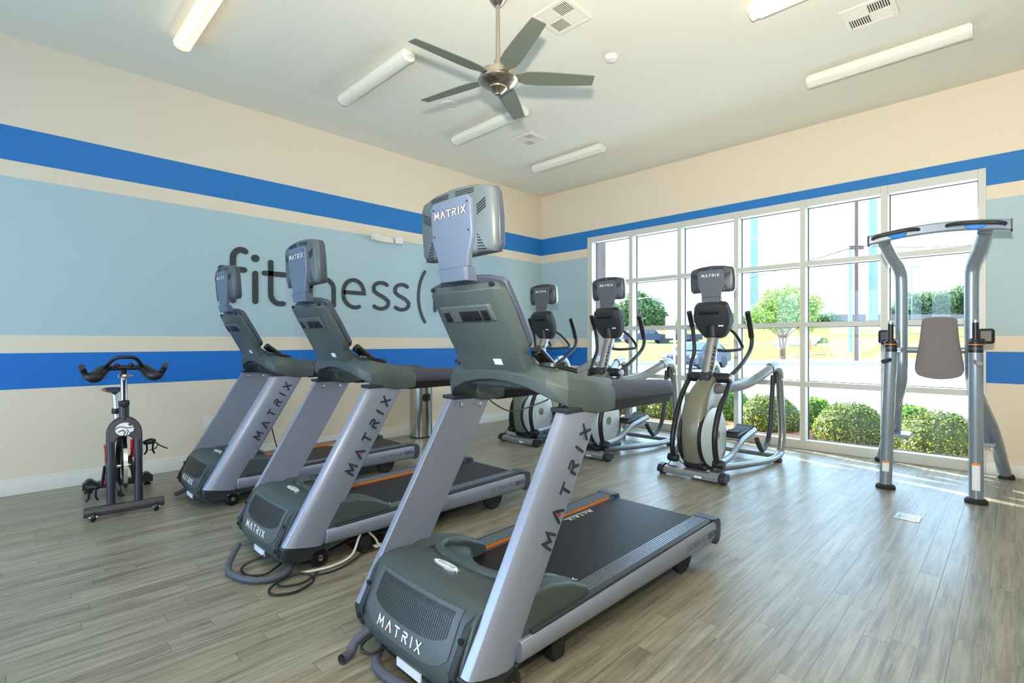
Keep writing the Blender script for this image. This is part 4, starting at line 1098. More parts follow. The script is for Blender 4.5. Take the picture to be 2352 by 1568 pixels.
# main frame
b = B(); b.tube([(0, .15, .70), (0, .36, .58), (0, .60, .36), (0, .88, .08)], .036, 16, smooth=5); b.build('main_frame', 'bikeblack', bk_)
b = B(); b.tube([(0, .40, .52), (0, .62, .62)], .030, 14); b.tube([(0, .45, .06), (0, .90, .06)], .03, 14); b.build('frame_stays', 'bikeblack', bk_)
b = B(); b.tube([(.048, .10, .55), (.050, .14, .42), (.052, .26, .40), (.05, .50, .30)], .011, 10, smooth=5); b.build('red_fairing', 'red', bk_)
b = B(); b.prism(smooth2([(.35, .18), (.25, .33), (.4, .45), (.60, .42), (.70, .30), (.60, .20)], 4), -.105, -.075, axis='x'); cg = b.build('chain_guard', 'bikeblack', bk_, bevel=.006)
b = B(); b.tube([(-.108, .27, .37), (-.109, .42, .47), (-.108, .60, .44)], .006, 8, smooth=4); b.tube([(-.108, .32, .20), (-.109, .5, .15), (-.108, .68, .24)], .006, 8, smooth=4); b.build('red_piping', 'red', cg)
# head tube, post, clamp
b = B(); b.tube([(0, .125, .70), (0, .145, .82)], .032, 18); b.build('head_tube', 'bikeblack', bk_)
b = B(); b.tube([(0, .14, .80), (0, .175, 1.05)], .022, 18); hp = b.build('handlebar_post', 'alu', bk_)
b = B()
for i in range(6): b.lathe([(.006, 0), (.006, -.002), (.0001, -.002)], (0, .127+.0040*i+.0, .865+.022*i), 10, axis='y')
b.box(-.008, .008, .124, .150, .85, 1.02, Matrix.Identity(4)); b.build('post_scale', 'black', hp)
b = B(); b.cyl((0, .14, .845), (0, .075, .835), .012, 14); b.lathe([(.026, 0), (.030, -.008), (.030, -.02), (.022, -.03), (.001, -.032)], (0, .10, .838), 20, axis='y'); b.build('adjusting_knob', 'black', bk_)
b = B(); b.tube([(0, .150, .815), (0, .153, .855)], .036, 18); b.build('post_clamp', 'black', bk_)
b = B(); b.lathe([(.034, 0), (.040, .012), (.034, .028), (.03, .03)], (0, .17, 1.035), 20); b.tube([(.0, .15, 1.04), (.06, .13, 1.055)], .009, 10); b.build('bar_clamp', 'chrome', bk_)
# handlebar
b = B(); b.tube([(0, .18, 1.05), (0, .175, 1.12)], .020, 14); b.tube([(-.10, .17, 1.11), (0, .165, 1.115), (.10, .17, 1.11)], .020, 14, sx=1.2)
b.ball((-.045, .16, 1.128), .022); b.ball((.045, .16, 1.128), .022); b.build('handlebar_stem', 'black', bk_)
b = B(); b.tube([(-.115, .15, 1.11), (-.10, .08, 1.145), (-.07, .01, 1.185), (-.035, -.02, 1.20), (.035, -.02, 1.20), (.07, .01, 1.185), (.10, .08, 1.145), (.115, .15, 1.11)], .014, 12, smooth=6); b.build('centre_grip', 'black', bk_)
for s in (-1, 1):
    b = B(); P_ = [(s*.085, .16, 1.115), (s*.13, .12, 1.10), (s*.165, .04, 1.062), (s*.20, .0, 1.055), (s*.235, .02, 1.08), (s*.25, .0, 1.12), (s*.252, -.04, 1.135)]
    b.tube(P_, lambda q: .020+.026*math.sin(PI*min(1, q*1.5))*(q < .66), 16, smooth=6); b.build('handlebar_grip', 'black', bk_)
# saddle
b = B(); b.tube([(-.02, .66, .58), (-.035, .70, .86)], .019, 16); b.build('seat_post', 'alu', bk_)
B().lathe([(.03, 0), (.034, .02), (.03, .045)], (-.026, .674, .70), 18).build('seat_clamp', 'black', bk_)
secs = []
for (y, w, z, h_) in ((.54, .018, .965, .03), (.58, .028, .972, .035), (.66, .040, .975, .04), (.74, .065, .975, .05), (.80, .085, .975, .055), (.84, .078, .980, .05), (.855, .05, .982, .03)):
    secs.append([(w*math.cos(a)-.04, y, z-.075+h_*.5*math.sin(a)*(1 if math.sin(a) < 0 else .5)) for a in [2*PI*k/16 for k in range(16)]])
b = B(); b.loft(secs); sd_ = b.build('saddle', 'black', bk_)
M['seatorange'] = mat('saddle_orange', (214, 110, 60), .5)
for s in (-1, 1):
    secs = []
    for (y, w) in ((.72, .060), (.76, .074), (.80, .0845), (.835, .078)):
        secs.append([(s*(w+.003)*math.cos(a)-.04, y, .900+.025*math.sin(a)) for a in (-1.15, -.8, -.4, 0, .3)]+[(s*(w-.02)*math.cos(a)-.04, y, .900+.025*math.sin(a)) for a in (.3, -1.15)])
    b = B(); b.loft(secs); b.build('saddle_side', 'seatorange', sd_)
# cranks and pedals
for s, dz, dy in ((-1, -.15, -.06), (1, .15, .05)):
    c0 = Vector((s*.11, .46, .30)); c1 = Vector((s*.13, .46+dy, .30+dz))
    b = B(); b.tube([c0, c1], .014, 12, sx=.7); b.build('crank', 'black', bk_)
    b = B(); b.cyl((s*.13, c1.y, c1.z), (s*.17, c1.y, c1.z), .008, 10); b.box(min(s*.15, s*.23), max(s*.15, s*.23), c1.y-.045, c1.y+.045, c1.z-.012, c1.z+.012); pe = b.build('pedal', 'black', bk_, bevel=.004)
    b = B(); b.tube([(s*.155, c1.y-.045, c1.z), (s*.155, c1.y-.10, c1.z+.03), (s*.19, c1.y-.12, c1.z+.045), (s*.225, c1.y-.10, c1.z+.03), (s*.225, c1.y-.045, c1.z)], .006, 8, smooth=4)
    b.tube([(s*.165, c1.y-.09, c1.z+.02), (s*.17, c1.y-.08, c1.z-.05), (s*.155, c1.y-.05, c1.z-.09)], .007, 8, smooth=4); b.tube([(s*.215, c1.y-.09, c1.z+.02), (s*.21, c1.y-.08, c1.z-.05), (s*.225, c1.y-.05, c1.z-.09)], .007, 8, smooth=4)
    b.build('toe_cage', 'black', pe)
b = B(); b.tube([(.16, .46, .47), (.20, .36, .49), (.24, .30, .455), (.28, .28, .43), (.30, .28, .42)], .005, 8, smooth=5); b.tube([(.235, .31, .47), (.22, .30, .43), (.18, .34, .41)], .004, 8, smooth=4); b.build('pedal_strap', 'black', bk_)

# ================================================================== FLOOR ITEMS
fo = thing('floor_outlet', 'brushed metal floor outlet plate in the open floor at the right', 'floor outlet', (4.80, .575, 0))
B().box(-.085, .085, -.075, .075, 0, .004).build('plate', 'alu', fo, bevel=.002)
for s in (-1, 1):
    b = B(); q = rrect(.045, .115, .012, 4, s*.032, 0); qi = rrect(.040, .110, .010, 4, s*.032, 0)
    b.loft([[(p[0], p[1], .0040) for p in q], [(p[0], p[1], .0052) for p in q], [(p[0], p[1], .0052) for p in qi], [(p[0], p[1], .0042) for p in qi]], cap=False); b.build('flap', 'plastic_dk', fo)
fo2 = thing('floor_box', 'bronze floor box with plugged cords under the middle treadmill', 'floor outlet', (1.72, 2.985, 0))
B().box(-.13, .13, -.12, .12, 0, .004).build('plate', 'brass', fo2, bevel=.002)
B().box(-.03, .03, -.09, -.04, .004, .012).build('white_plug', 'white', fo2, bevel=.004)
b = B()
for (x_, y_) in ((-.05, .03), (.0, .06)): b.cyl((x_, y_, .004), (x_, y_, .03), .018, 14)
b.build('black_plug', 'black', fo2, bevel=.003)
c = B(); c.tube([(1.20, 2.87, .012), (1.36, 2.83, .012), (1.50, 2.85, .03), (1.58, 2.90, .11), (1.64, 2.93, .12), (1.70, 2.925, .06), (1.72, 2.92, .016)], .007, 8, smooth=6)
tag(c.build('white_power_lead', 'cordwhite'), 'white power cord looping up from the floor to the bronze floor box', 'cord')
c = B(); c.tube([(1.14, 2.84, .05), (1.02, 2.82, .010), (1.0, 2.73, .010), (1.10, 2.68, .010), (1.22, 2.74, .012), (1.20, 2.85, .018), (1.08, 2.86, .012), (1.06, 2.78, .016), (1.16, 2.73, .02), (1.26, 2.78, .03)], .0065, 8, smooth=7)
c.tube([(1.24, 2.80, .01), (1.34, 2.77, .01), (1.48, 2.81, .01), (1.62, 2.90, .02), (1.69, 3.02, .02)], .006, 8, smooth=6)
tag(c.build('power_lead', 'cord'), 'black power cord coiled in loops beside the front wheel of the middle treadmill', 'cord')
c = B(); c.tube([(1.02, 3.33, .10), (.93, 3.22, .03), (.92, 3.08, .022), (.98, 2.94, .022), (1.08, 2.89, .022), (1.16, 2.93, .03), (1.25, 3.05, .03)], .018, 14, smooth=7)
tag(c.build('grey_hose', 'hose'), 'thick grey cable sleeve curling on the floor in front of the middle treadmill hood', 'cable sleeve', 'grey cable sleeves')
c = B(); c.tube([(1.10, 3.15, .06), (.99, 3.17, .02), (.98, 3.06, .012), (1.06, 3.00, .012), (1.16, 3.04, .03)], .006, 8, smooth=7)
tag(c.build('power_lead', 'cord'), 'short black cord loop just inside the grey sleeve at the middle treadmill', 'cord')
c = B(); c.tube([(1.16, 1.96, .10), (1.07, 1.985, .055), (1.035, 1.975, .022), (.985, 1.955, .022)], .020, 14, smooth=6, cap=False); c.tube([(1.18, 1.93, .06), (1.08, 1.85, .022), (1.06, 1.72, .022), (1.09, 1.55, .022), (1.14, 1.45, .022), (1.25, 1.40, .03)], .019, 14, smooth=6)
tag(c.build('grey_hose', 'hose'), 'thick grey cable sleeve poking out under the front of the nearest treadmill', 'cable sleeve', 'grey cable sleeves')
c = B(); c.tube([(1.14, 1.93, .09), (1.06, 1.93, .06), (1.06, 1.87, .05), (1.13, 1.85, .06)], .006, 8, smooth=7)
tag(c.build('power_lead', 'cord'), 'small black cord loop under the hood of the nearest treadmill', 'cord')
c = B(); c.tube([(1.14, 5.06, .06), (1.10, 5.09, .030), (1.06, 5.08, .022)], .018, 12, smooth=6)
tag(c.build('grey_hose', 'hose'), 'short grey cable sleeve under the front of the farthest treadmill', 'cable sleeve', 'grey cable sleeves')
for (x_, y_, lb) in ((4.66, 2.22, 'thin black cable arching over the front stabiliser of the rightmost elliptical'), (4.70, 4.565, 'thin black cable on the front stabiliser of the leftmost elliptical')):
    c = B(); c.tube([(x_+.09, y_+.03, .12), (x_+.04, y_+.08, .13), (x_-.0, y_+.13, .17), (x_-.01, y_+.19, .15), (x_-.01, y_+.22, .095)], .004, 8, smooth=6)
    tag(c.build('trainer_cable', 'cord'), lb, 'cable')
c = B(); c.tube([(5.0, 4.45, .008), (5.0, 4.1, .008), (4.95, 3.8, .008), (5.0, 3.62, .03)], .006, 8, smooth=6); tag(c.build('trainer_cable', 'cord'), 'black cable on the floor between the leftmost and middle ellipticals', 'cable')
c = B(); c.tube([(1.46, 1.62, 1.10), (1.50, 1.585, 1.05), (1.56, 1.54, 1.02), (1.64, 1.47, 1.05), (1.68, 1.44, 1.07)], .003, 8, smooth=7)
tag(c.build('thin_wire', 'cord'), 'thin black wire drooping under the console of the nearest treadmill', 'wire')

# ================================================================== OUTDOORS
def zt(s):
    return float(np.interp(s, [0, 30.6, 31, 34.5, 45, 58, 60, 66, 100, 106, 200], [-.08, -.08, .06, .16, .45, 1.0, 1.05, 1.05, 4.3, 4.4, 4.6]))
def strip(name, m, s0, s1, l0, l1, dz=0, ns=12, nl=24, th=0):
    b = B(); vs_ = []
    for i in range(ns+1):
        s = s0+(s1-s0)*i/ns
        for j in range(nl+1):
            l = l0+(l1-l0)*j/nl; p = Fv*s+Rv*l; vs_.append((p.x, p.y, zt(s)+dz))
    b.add(vs_, [(i*(nl+1)+j, (i+1)*(nl+1)+j, (i+1)*(nl+1)+j+1, i*(nl+1)+j+1) for i in range(ns) for j in range(nl)])
    return b.build(name, m)
# parking lot and planting bed beside the building (clipped so nothing enters the room)
b = B(); b.box(7.17, 60, -60, 62, -.5, -.12); tag(b.build('parking_lot', 'concrete'), 'sunlit pale concrete parking lot outside the windows', 'pavement', kind='structure')
bd_ = B(); bd_.box(7.2, 9.75, -6, 9, -.12, -.06); tag(bd_.build('mulch_bed', 'mulch'), 'brown mulch bed along the foot of the window', 'planting bed', kind='structure')
bc = B(); bc.box(9.75, 9.90, -6, 9, -.12, .0); tag(bc.build('bed_curb', 'curb'), 'low concrete curb along the mulch bed', 'curb', kind='structure')
tag(strip('lawn', 'grass', 31.0, 59.5, -40, 75, -.02), 'green and straw coloured lawn rising beyond the parking lot', 'lawn', kind='structure')
tag(strip('far_lawn', 'grass', 66, 200, -80, 200, -.02), 'grassy bank rising beyond the road', 'lawn', kind='structure')
tag(strip('road', 'asphalt', 59.5, 66, -60, 110, 0, 4), 'pale road crossing behind the lawn', 'road', kind='structure')
gb = B()
gp = []
for j in range(41):
    u = j/40; l = 12+ (58-12)*u; w = 3.0*min(1, u*6)**.6
    gp.append((31.15, 31.15+w, l))
vs_ = []
for (sa, sb, l) in gp:
    for k in range(7):
        s = sa+(sb-sa)*k/6; p = Fv*s+Rv*l; vs_.append((p.x, p.y, zt(s)+.02))
gb.add(vs_, [(i*7+k, i*7+k+1, (i+1)*7+k+1, (i+1)*7+k) for i in range(40) for k in range(6)])
tag(gb.build('gravel_bed', 'gravel'), 'pinkish gravel bed behind the curb around tree and pole', 'planting bed', kind='structure')
cb = B(); mtc = Matrix(((Fv.x, Rv.x, 0, 0), (Fv.y, Rv.y, 0, 0), (0, 0, 1, 0), (0, 0, 0, 1)))
cb.box(30.7, 31.15, -30, 70, -.12, .09, mtx=mtc); tag(cb.build('lot_curb', 'curb'), 'grey concrete curb at the far edge of the parking lot', 'curb', kind='structure')
lb_ = B()
for l in (16.5, 20.5, 24.5): lb_.box(25.5, 30.2, l, l+.12, -.12, -.112, mtx=mtc @ Matrix.Rotation(.5, 4, 'Z') @ Matrix.Translation((4, -14, 0)) if False else mtc)
M['lotline'] = mat('lot_line_paint', (245, 245, 245), .7)
tag(lb_.build('parking_lines', 'lotline'), 'white parking stall lines on the lot', 'parking lines', kind='structure')
cl_ = B(); vs_ = []
for (u, s) in ((1773, 52), (1868, 50), (1888, 62), (1782, 64)):
    pass
q = [spot(1772, 55), spot(1868, 55), spot(1890, 75), spot(1790, 75)]
cl_.loft([[(p.x, p.y, z+o_) for p, z in zip(q, (zt(55), zt(55), zt(75)+.1, zt(75)+.1))] for o_ in (-.05, .12)])
tag(cl_.build('culvert_slab', 'curb'), 'pale concrete slab set in the grassy bank behind the small tree', 'concrete slab')

rng = np.random.default_rng(3)
def leafcloud(b, blobs, n, size, squash=1, inner=.55):
    tot = sum(r**2 for c, r in blobs)
    for c, r in blobs:
        k = int(n*r*r/tot)
        d = rng.normal(size=(k, 3)); d /= np.linalg.norm(d, axis=1)[:, None]
        rad = r*(inner+(1-inner)*rng.random(k)**.5)*(1+.06*rng.normal(size=k))
        P = np.array(c)+d*rad[:, None]*np.array([1, 1, squash])
        A = rng.normal(size=(k, 3)); A /= np.linalg.norm(A, axis=1)[:, None]
        N_ = d+.9*rng.normal(size=(k, 3))
        Bv = np.cross(A, N_); Bv /= np.linalg.norm(Bv, axis=1)[:, None]; A2 = np.cross(Bv, N_); A2 /= np.linalg.norm(A2, axis=1)[:, None]
        sz = size*(.7+.6*rng.random(k))
        for i in range(k):
            p, a, c_ = P[i], A2[i]*sz[i], Bv[i]*sz[i]*.55
            k0 = len(b.v)
            b.v += [tuple(p-a), tuple(p+c_), tuple(p+a), tuple(p-c_)]; b.f.append((k0, k0+1, k0+2, k0+3))
# boxwood mounds
def mound(loc, rx, ry, h, label, m='leaf_bush', n=7500, size=.017, grp='clipped round bushes outside the window', name='round_bush', core=True):
    t = thing(name, label, 'bush', loc, group=grp)
    b = B(); k = n
    th = rng.random(k)*2*PI; cz = rng.random(k)**.8*1.05-.10
    rr = np.sqrt(np.maximum(0, 1-np.clip(cz, 0, 1)**1.9)); rr *= np.where(cz < .15, .86+.9*np.maximum(cz, -.1), 1)
    jit = 1+.035*rng.normal(size=k)
    P = np.stack([rr*np.cos(th)*rx*jit, rr*np.sin(th)*ry*jit, np.clip(cz, 0.02, 1)*h*jit], 1)
    D = P/np.array([rx*rx, ry*ry, h*h]); D /= np.linalg.norm(D, axis=1)[:, None]+1e-9
    N_ = D+.8*rng.normal(size=(k, 3)); A = rng.normal(size=(k, 3)); Bv = np.cross(A, N_); Bv /= np.linalg.norm(Bv, axis=1)[:, None]; A2 = np.cross(Bv, N_); A2 /= np.linalg.norm(A2, axis=1)[:, None]
    sz = size*(.7+.6*rng.random(k))
    for i in range(k):
        p, a, c_ = P[i], A2[i]*sz[i], Bv[i]*sz[i]*.6; k0 = len(b.v)
        b.v += [tuple(p-a), tuple(p+c_), tuple(p+a), tuple(p-c_)]; b.f.append((k0, k0+1, k0+2, k0+3))
    b.build('foliage', m, t, smooth=False)
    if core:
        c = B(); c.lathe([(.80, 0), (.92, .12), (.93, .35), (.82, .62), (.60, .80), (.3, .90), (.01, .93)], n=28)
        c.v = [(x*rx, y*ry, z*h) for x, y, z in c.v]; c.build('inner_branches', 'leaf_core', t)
    return t
GZ = -.06
m1 = mound((8.65, 2.79, GZ), .47, .46, .53, 'round clipped bush outside, left of the third window mullion from the right')
for p, lab in (((8.30, 1.62, GZ), 'large round clipped bush outside, in the second bay from the right'),
               ((8.02, .66, GZ), 'large round clipped bush outside, behind the power tower legs'),
               ((8.75, 4.50, GZ), 'round clipped bush outside, seen under the nearest treadmill handrail'),
               ((8.75, 5.50, GZ), 'round clipped bush outside, near the left end of the window'),
               ((8.0, -.45, GZ), 'round clipped bush outside, beyond the right edge of the window')):
    dup(m1, p, lab)
n1 = mound((9.15, 2.25, GZ), .26, .26, .50, 'loose bright green shrub between the two round bushes at the centre bays', 'leaf_light', 1500, .028, 'loose bright green shrubs outside', 'leafy_shrub', True)
for p, lab in (((9.0, 1.02, GZ), 'loose bright green shrub just left of the power tower, behind the round bushes'), ((9.2, 3.52, GZ), 'loose bright green shrub behind the rightmost elliptical'), ((9.2, 4.05, GZ), 'loose bright green shrub left of the rightmost elliptical rear frame')):
    dup(n1, p, lab)

def tree(loc, trunk_h, blobs, n, size, label, m, grp=None, tr=.09, inner=.35, stems=1, name='tree'):
    t = thing(name, label, 'tree', loc, group=grp)
    b = B()
    for k in range(stems):
        a = 2*PI*k/max(1, stems); o_ = .10*(stems > 1)
        b.tube([(o_*math.cos(a), o_*math.sin(a), -.1), (o_*1.2*math.cos(a), o_*1.3*math.sin(a), trunk_h*.55), (o_*3*math.cos(a+.4), o_*3*math.sin(a+.4), trunk_h*1.15)], lambda q: tr*(1-.45*q), 8)
    top = Vector((0, 0, trunk_h*.9))
    for c, r in blobs:
        e = Vector(c); b.tube([top, top.lerp(e, .5)+Vector((0, 0, .1)), e], lambda q: tr*.45*(1-.8*q), 6)
    b.build('trunk', 'bark', t)
    b = B(); leafcloud(b, blobs, n, size, inner=inner); b.build('crown', m, t, smooth=False)
    return t
p = spot(1798, 33.5)
bl_ = [((0, 0, 3.0), 1.05), ((.9, -.9, 3.1), .95), ((-.9, .9, 2.9), 1.0), ((.35, -.4, 4.0), .95), ((-.5, .5, 3.9), .85), ((1.35, -1.4, 3.6), .7), ((-1.3, 1.3, 2.6), .6), ((.6, .4, 2.5), .8), ((1.0, -1.1, 2.3), .6)]
tree((p.x, p.y, zt(33.5)), 1.5, bl_, 9000, .085, 'small airy multi-stem tree on the gravel bed across the lot', 'leaf_tree', tr=.10, stems=3, inner=.3)
p = spot(1462, 70)
tree((p.x, p.y, zt(68)), 2.2, [((0, 0, 4.2), 2.6), ((-1.6, 1.6, 3.6), 1.9), ((1.3, -1.3, 4.0), 2.2), ((.2, 0, 5.6), 1.6), ((2.2, -2.2, 3.2), 1.3)], 7000, .22, 'broad dark green tree beyond the road behind the pickup truck', 'leaf_far', tr=.25)
p = spot(1520, 95)
tree((p.x, p.y, zt(95)-1.2), 1.2, [((0, 0, 2.4), 1.9), ((1.1, -1.1, 2.0), 1.4)], 2500, .22, 'small yellow-green tree right of the broad dark tree', 'leaf_tree', tr=.2)
p = spot(1905, 110)
tree((p.x, p.y, zt(110)-1.0), 1.2, [((0, 0, 2.2), 2.1), ((-1.6, 1.6, 1.8), 1.6), ((1.6, -1.6, 1.4), 1.2)], 3000, .25, 'low hazy tree just right of the small airy tree', 'leaf_far', tr=.2)
p = spot(1684, 105)
tree((p.x, p.y, zt(105)-1.0), 1.2, [((0, 0, 2.2), 1.7), ((1.2, -1.2, 2.0), 1.4)], 2000, .25, 'distant low tree left of the left blue monopole', 'leaf_far', tr=.2)
lab_ = ['leftmost tree of the far treeline', 'second tree of the far treeline, left of the lamp pole', 'third tree of the far treeline, above the tower pad', 'fourth tree of the far treeline', 'fifth tree of the far treeline, near the right tower post', 'tallest tree of the far treeline at the right end', 'tree of the far treeline hidden mostly by the right post']
for i, (u, hh) in enumerate(((2062, 6.9), (2092, 9.2), (2125, 9.6), (2150, 9.2), (2180, 9.9), (2215, 11.4), (2250, 11.8))):
    s = 118+(i % 3)*3; p = spot(u, s)
    r = 2.6
    tree((p.x, p.y, zt(s)-.3), 1.6, [((0, 0, hh-2.6), 2.5), ((-1.4, 1.4, hh-3.6), 2.0), ((1.4, -1.4, hh-3.2), 2.2), ((0, 0, max(2.0, hh-5.5)), 2.8), ((-1.5, 1.5, hh-6.5), 2.3), ((1.5, -1.5, hh-6.3), 2.3)], 4200, .32, lab_[i], 'leaf_far', 'far treeline', tr=.25)

# retaining wall / fence line far right
b = B(); 
def seg(b, u0, s0, u1, s1, z0, z1, th=.3):
    a, c = spot(u0, s0), spot(u1, s1); d = (c-a).normalized(); n_ = Vector((-d.y, d.x, 0))*th
    b.loft([[(v.x, v.y, z0), ((v+n_).x, (v+n_).y, z0), ((v+n_).x, (v+n_).y, z1), (v.x, v.y, z1)] for v in (a, c)])
seg(b, 1860, 112, 2400, 112, 4.0, 7.3); tag(b.build('far_wall', 'fence'), 'long grey-brown wall below the far treeline', 'wall')
# poles
def pole(name, u, s, r, h, m, label, cat='utility pole', taper=.8, z=None):
    p = spot(u, s); t = thing(name, label, cat, (p.x, p.y, zt(s) if z is None else z))
    B().tube([(0, 0, -.2), (0, 0, h*.5), (0, 0, h)], lambda q: r*(1-(1-taper)*q), 16).build('shaft', m, t); return t
t = pole('monopole', 1731, 108, .98, 48, 'mono', 'left thick pale blue steel monopole behind the small tree', 'monopole', .7)
b = B(); b.lathe([(.99, 0), (1.0, .1), (1.0, .35), (.98, .4)], (0, 0, 24), 20); b.build('joint_band', 'sign', t)
t = pole('monopole', 2003, 106, 1.08, 52, 'mono', 'right thick pale blue steel monopole behind the wooden pole', 'monopole', .7)
t = pole('utility_pole', 1967, 32.2, .125, 11.5, 'polewood', 'brown wooden utility pole rising from the gravel bed')
B().box(-.05, .05, -.45, .45, 7.05, 7.30, mtx=Matrix.Rotation(YAW, 4, 'Z')).build('crossarm', 'polewood', t)
t = pole('steel_pole', 1953, 45, .19, 9.0, 'polesteel', 'pale galvanised pole on the lawn just left of the wooden pole')
t = pole('lamp_pole', 2094, 100, .10, 12.5, 'polesteel', 'thin street lamp pole above the far treeline', 'street lamp', z=3.5)
B().box(-.1, .1, -1.6, .2, 12.35, 12.55, mtx=Matrix.Rotation(YAW, 4, 'Z')).build('lamp_arm', 'polesteel', t)
t = pole('sign_post', 1549, 24.5, .05, 2.75, 'sign', 'white sign post with a beige board in the lot', 'sign', 1, z=-.12)
B().box(-.03, .03, .03, .42, 1.6, 2.65, mtx=Matrix.Rotation(YAW, 4, 'Z')).build('sign_board', 'sign', t)
# porch column outside the leftmost bay
co_ = B(); co_.box(9.95, 10.25, 6.98, 7.16, -.1, 4.2); tag(co_.build('porch_column', 'column', bevel=.02), 'brown stone column outside the leftmost window bay', 'column')
# overhead wires
def wire(a, c, sag, label, r=.018):
    a, c = Vector(a), Vector(c); pts = [a.lerp(c, i/16)-Vector((0, 0, sag*4*(i/16)*(1-i/16))) for i in range(17)]
    tag(B().tube(pts, r, 6).build('overhead_wire', 'black'), label, 'wire', 'overhead wires')
def at(u, v, s): p = spot(u, s); return (p.x, p.y, CH+(784.5-v)/1168*s)
wire(at(1965, 566, 32.2), at(1380, 690, 60), .9, 'overhead cable running left from the wooden pole crossarm', .03)
wire(at(1967, 568, 32.2), at(1440, 646, 50), .5, 'thinner overhead cable just above the lower left cable', .012)
wire(at(1970, 564, 32.2), at(2330, 552, 32), .25, 'overhead cable running right from the wooden pole', .022)
wire(at(1935, 470, 36), at(1955, 530, 32.3), 0, 'short guy wire left of the wooden pole top', .012)
# marker and hydrant-like items on the lawn
p = spot(1861, 48); t = thing('marker_post', 'small orange marker post on the lawn', 'marker post', (p.x, p.y, zt(48)))
B().lathe([(.10, 0), (.10, .9), (.05, 1.0), (.001, 1.0)]).build('post', 'conorange', t)
p = spot(1876, 40); B_ = B(); B_.lathe([(.55, 0), (.55, .05), (.001, .06)], (p.x, p.y, zt(40)-.02)); tag(B_.build('utility_cover', 'curb'), 'round pale utility cover on the lawn', 'manhole cover')

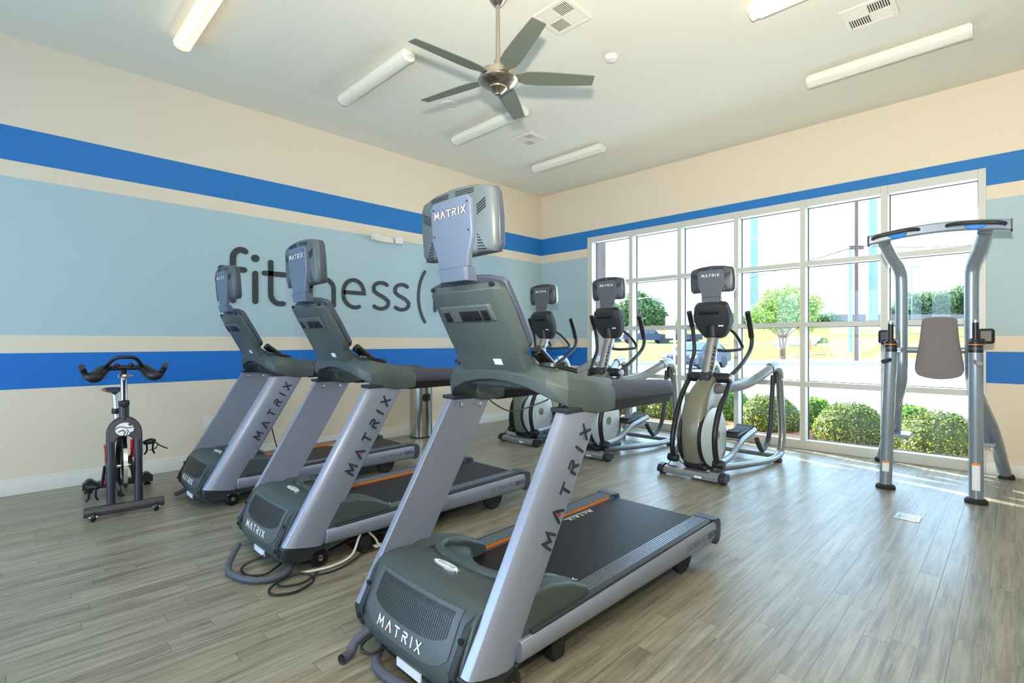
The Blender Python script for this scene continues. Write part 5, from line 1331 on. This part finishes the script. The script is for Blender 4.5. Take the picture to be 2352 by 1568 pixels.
# vehicles -------------------------------------------------------------------
def wheelpair(t, x, w, r):
    for s in (-1, 1):
        b = B(); b.lathe([(r*.66, -.10), (r*.9, -.11), (r, -.08), (r, .08), (r*.9, .11), (r*.66, .10)], (x, s*(w/2-.11), r), 28, axis='y'); ty = b.build('tyre', 'rubber', t)
        b = B(); b.lathe([(.001, -.06), (r*.66, -.09), (r*.68, 0), (r*.66, .09), (.001, .06)], (x, s*(w/2-.11), r), 28, axis='y')
        b.build('rim', 'wheel', ty)
        b = B()
        for k in range(5):
            a = 2*PI*k/5+.3; yy = s*(w/2-.11)+s*.085
            b.prism([(x+r*.5*math.cos(a+d)*q, r+r*.5*math.sin(a+d)*q) for d, q in ((-.25, 1.15), (.25, 1.15), (.18, .6), (-.18, .6))], yy-.004, yy+.008)
        b.build('rim_gaps', 'black', ty)
def vehicle(name, label, loc, rot, paint, L, W_, kind='sedan', grp='parked vehicles'):
    t = thing(name, label, 'truck' if kind == 'truck' else 'car', loc, rot, grp)
    if kind == 'truck':
        low = [(0, .45), (.03, .95), (.12, 1.10), (1.35, 1.18), (1.5, 1.22), (5.75, 1.25), (5.82, .60), (5.6, .50), (.25, .42)]
        gh = [(1.45, 1.18), (2.05, 1.80), (2.3, 1.88), (3.55, 1.88), (3.75, 1.80), (3.85, 1.22)]
        wx, r = (1.0, 4.75), .42
        gl = [[(1.68, 1.24), (2.15, 1.76), (2.75, 1.80), (2.75, 1.24)], [(2.85, 1.24), (2.85, 1.80), (3.5, 1.80), (3.66, 1.24)]]
    else:
        low = [(0, .38), (0.0, .60), (.10, .74), (.7, .88), (1.25, .95), (2.9, .98), (3.9, .98), (4.45, .95), (4.60, .80), (4.62, .45), (4.4, .30), (.25, .26)]
        gh = [(1.05, .92), (1.85, 1.34), (2.2, 1.43), (2.9, 1.44), (3.4, 1.36), (4.15, .97)]
        wx, r = (.88, 3.62), .33
        gl = [[(1.35, .98), (1.92, 1.30), (2.42, 1.37), (2.48, 1.0)], [(2.56, 1.0), (2.52, 1.37), (3.0, 1.38), (3.35, 1.28), (3.62, 1.02)]]
    hw = W_/2
    def sect(prof, hb, ht, z0, z1):
        secs = []
        for sy in (-1, -.93, .93, 1):
            secs.append([(x-L/2+(.04 if abs(sy) == 1 else 0)*(1 if x < L/2 else -1), sy*(hb+(ht-hb)*max(0, min(1, (z-z0)/(z1-z0)))), z-(.02 if abs(sy) == 1 and z > .6 else 0)) for x, z in prof])
        return secs
    b = B(); b.loft(sect(low, hw, hw*.97, .3, 1.0)); b.build('body', paint, t, bevel=.05, seg=3, angle=50)
    zz0, zz1 = gh[0][1], max(q[1] for q in gh)
    b = B(); b.loft(sect(gh, hw*.95, hw*.74, zz0, zz1)); ca = b.build('cabin', paint, t, bevel=.04, seg=3, angle=50)
    for s in (-1, 1):
        b = B()
        for pr in gl:
            q = [(x-L/2, s*(hw*.95+(hw*.74-hw*.95)*(z-zz0)/(zz1-zz0)+.006), z) for x, z in pr]; b.loft([q, [(x, y+s*.006, z) for x, y, z in q]])
        b.build('side_window', 'carglass', ca)
    a, c = gh[0], gh[1]
    b = B()
    def wsp(f, y): x = a[0]+(c[0]-a[0])*f-L/2; z = a[1]+(c[1]-a[1])*f; return (x-.012, y*(hw*.95+(hw*.74-hw*.95)*(z-zz0)/(zz1-zz0)), z+.015)
    b.loft([[wsp(.12, -.88), wsp(.95, -.90), wsp(.95, .90), wsp(.12, .88)], [tuple(Vector(p_)+Vector((-.006, 0, .006))) for p_ in (wsp(.12, -.88), wsp(.95, -.90), wsp(.95, .90), wsp(.12, .88))]])
    b.build('windscreen', 'carglass', ca)
    for x in wx:
        for s in (-1, 1):
            b = B(); b.prism([(x-L/2+r*1.16*math.cos(k*PI/12), r+r*1.16*math.sin(k*PI/12)) for k in range(-2, 15)], s*(hw*.9), s*(hw*1.003)); b.build('wheel_arch', 'black', t)
        wheelpair(t, x-L/2, W_+.03, r)
    for s in (-1, 1):
        zc = .66 if kind != 'truck' else .92
        b = B(); b.prism([(-L/2-.005, zc-.05), (-L/2+.02, zc+.07), (-L/2+.30, zc+.10), (-L/2+.25, zc-.02)], s*(hw*.70), s*(hw*1.002)); b.build('headlight', 'carwhite', t)
    b = B(); b.box(-L/2-.02, -L/2+.05, -hw*.5, hw*.5, .42 if kind != 'truck' else .62, .60 if kind != 'truck' else .95); b.build('grille', 'black', t)
    b = B()
    for s in (-1, 1):
        b2 = B(); b2.box(1.45-L/2 if kind != 'truck' else 1.75-L/2, 1.60-L/2 if kind != 'truck' else 1.92-L/2, s*(hw*.93), s*(hw*1.12), 1.0 if kind != 'truck' else 1.28, 1.10 if kind != 'truck' else 1.46); b2.build('mirror', paint, t, bevel=.02)
    return t
p = (spot(1545, 26)+spot(1655, 29.8))/2
dv = spot(1655, 30)-spot(1552, 26.2)
vehicle('sedan', 'dark blue sedan parked in the lot, seen between the middle and rightmost ellipticals', (p.x, p.y, -.12), math.atan2(dv.y, dv.x), 'carblue', 4.62, 1.8)
p = spot(1482, 62)
dirr = math.atan2(Rv.y, Rv.x)
vehicle('pickup_truck', 'blue-grey pickup truck on the road beyond the lawn', (p.x, p.y, 1.05), dirr+PI, 'truckblue', 5.82, 2.0, 'truck')
p = spot(1566, 65.5)
vehicle('pickup_truck', 'dark pickup truck behind the first one on the road, to its right', (p.x+1, p.y+1, 1.05), dirr, 'carblue', 5.82, 2.0, 'truck')
p = spot(1385, 70)
vehicle('sedan', 'blue car at the left of the pickup truck, seen through the second bay', (p.x, p.y, 1.05), dirr+PI, 'truckblue', 4.62, 1.8)
for u, s, lb_, pt in ((1487, 98, 'small far white car above the pickup truck', 'carwhite'), (1506, 100, 'small far pale car right of the far white car', 'carwhite'), (1752, 96, 'far white vehicle left of the small tree trunk', 'carwhite')):
    p = spot(u, s); vehicle('sedan', lb_, (p.x, p.y, zt(s)-.02), dirr, pt, 4.62, 1.8)
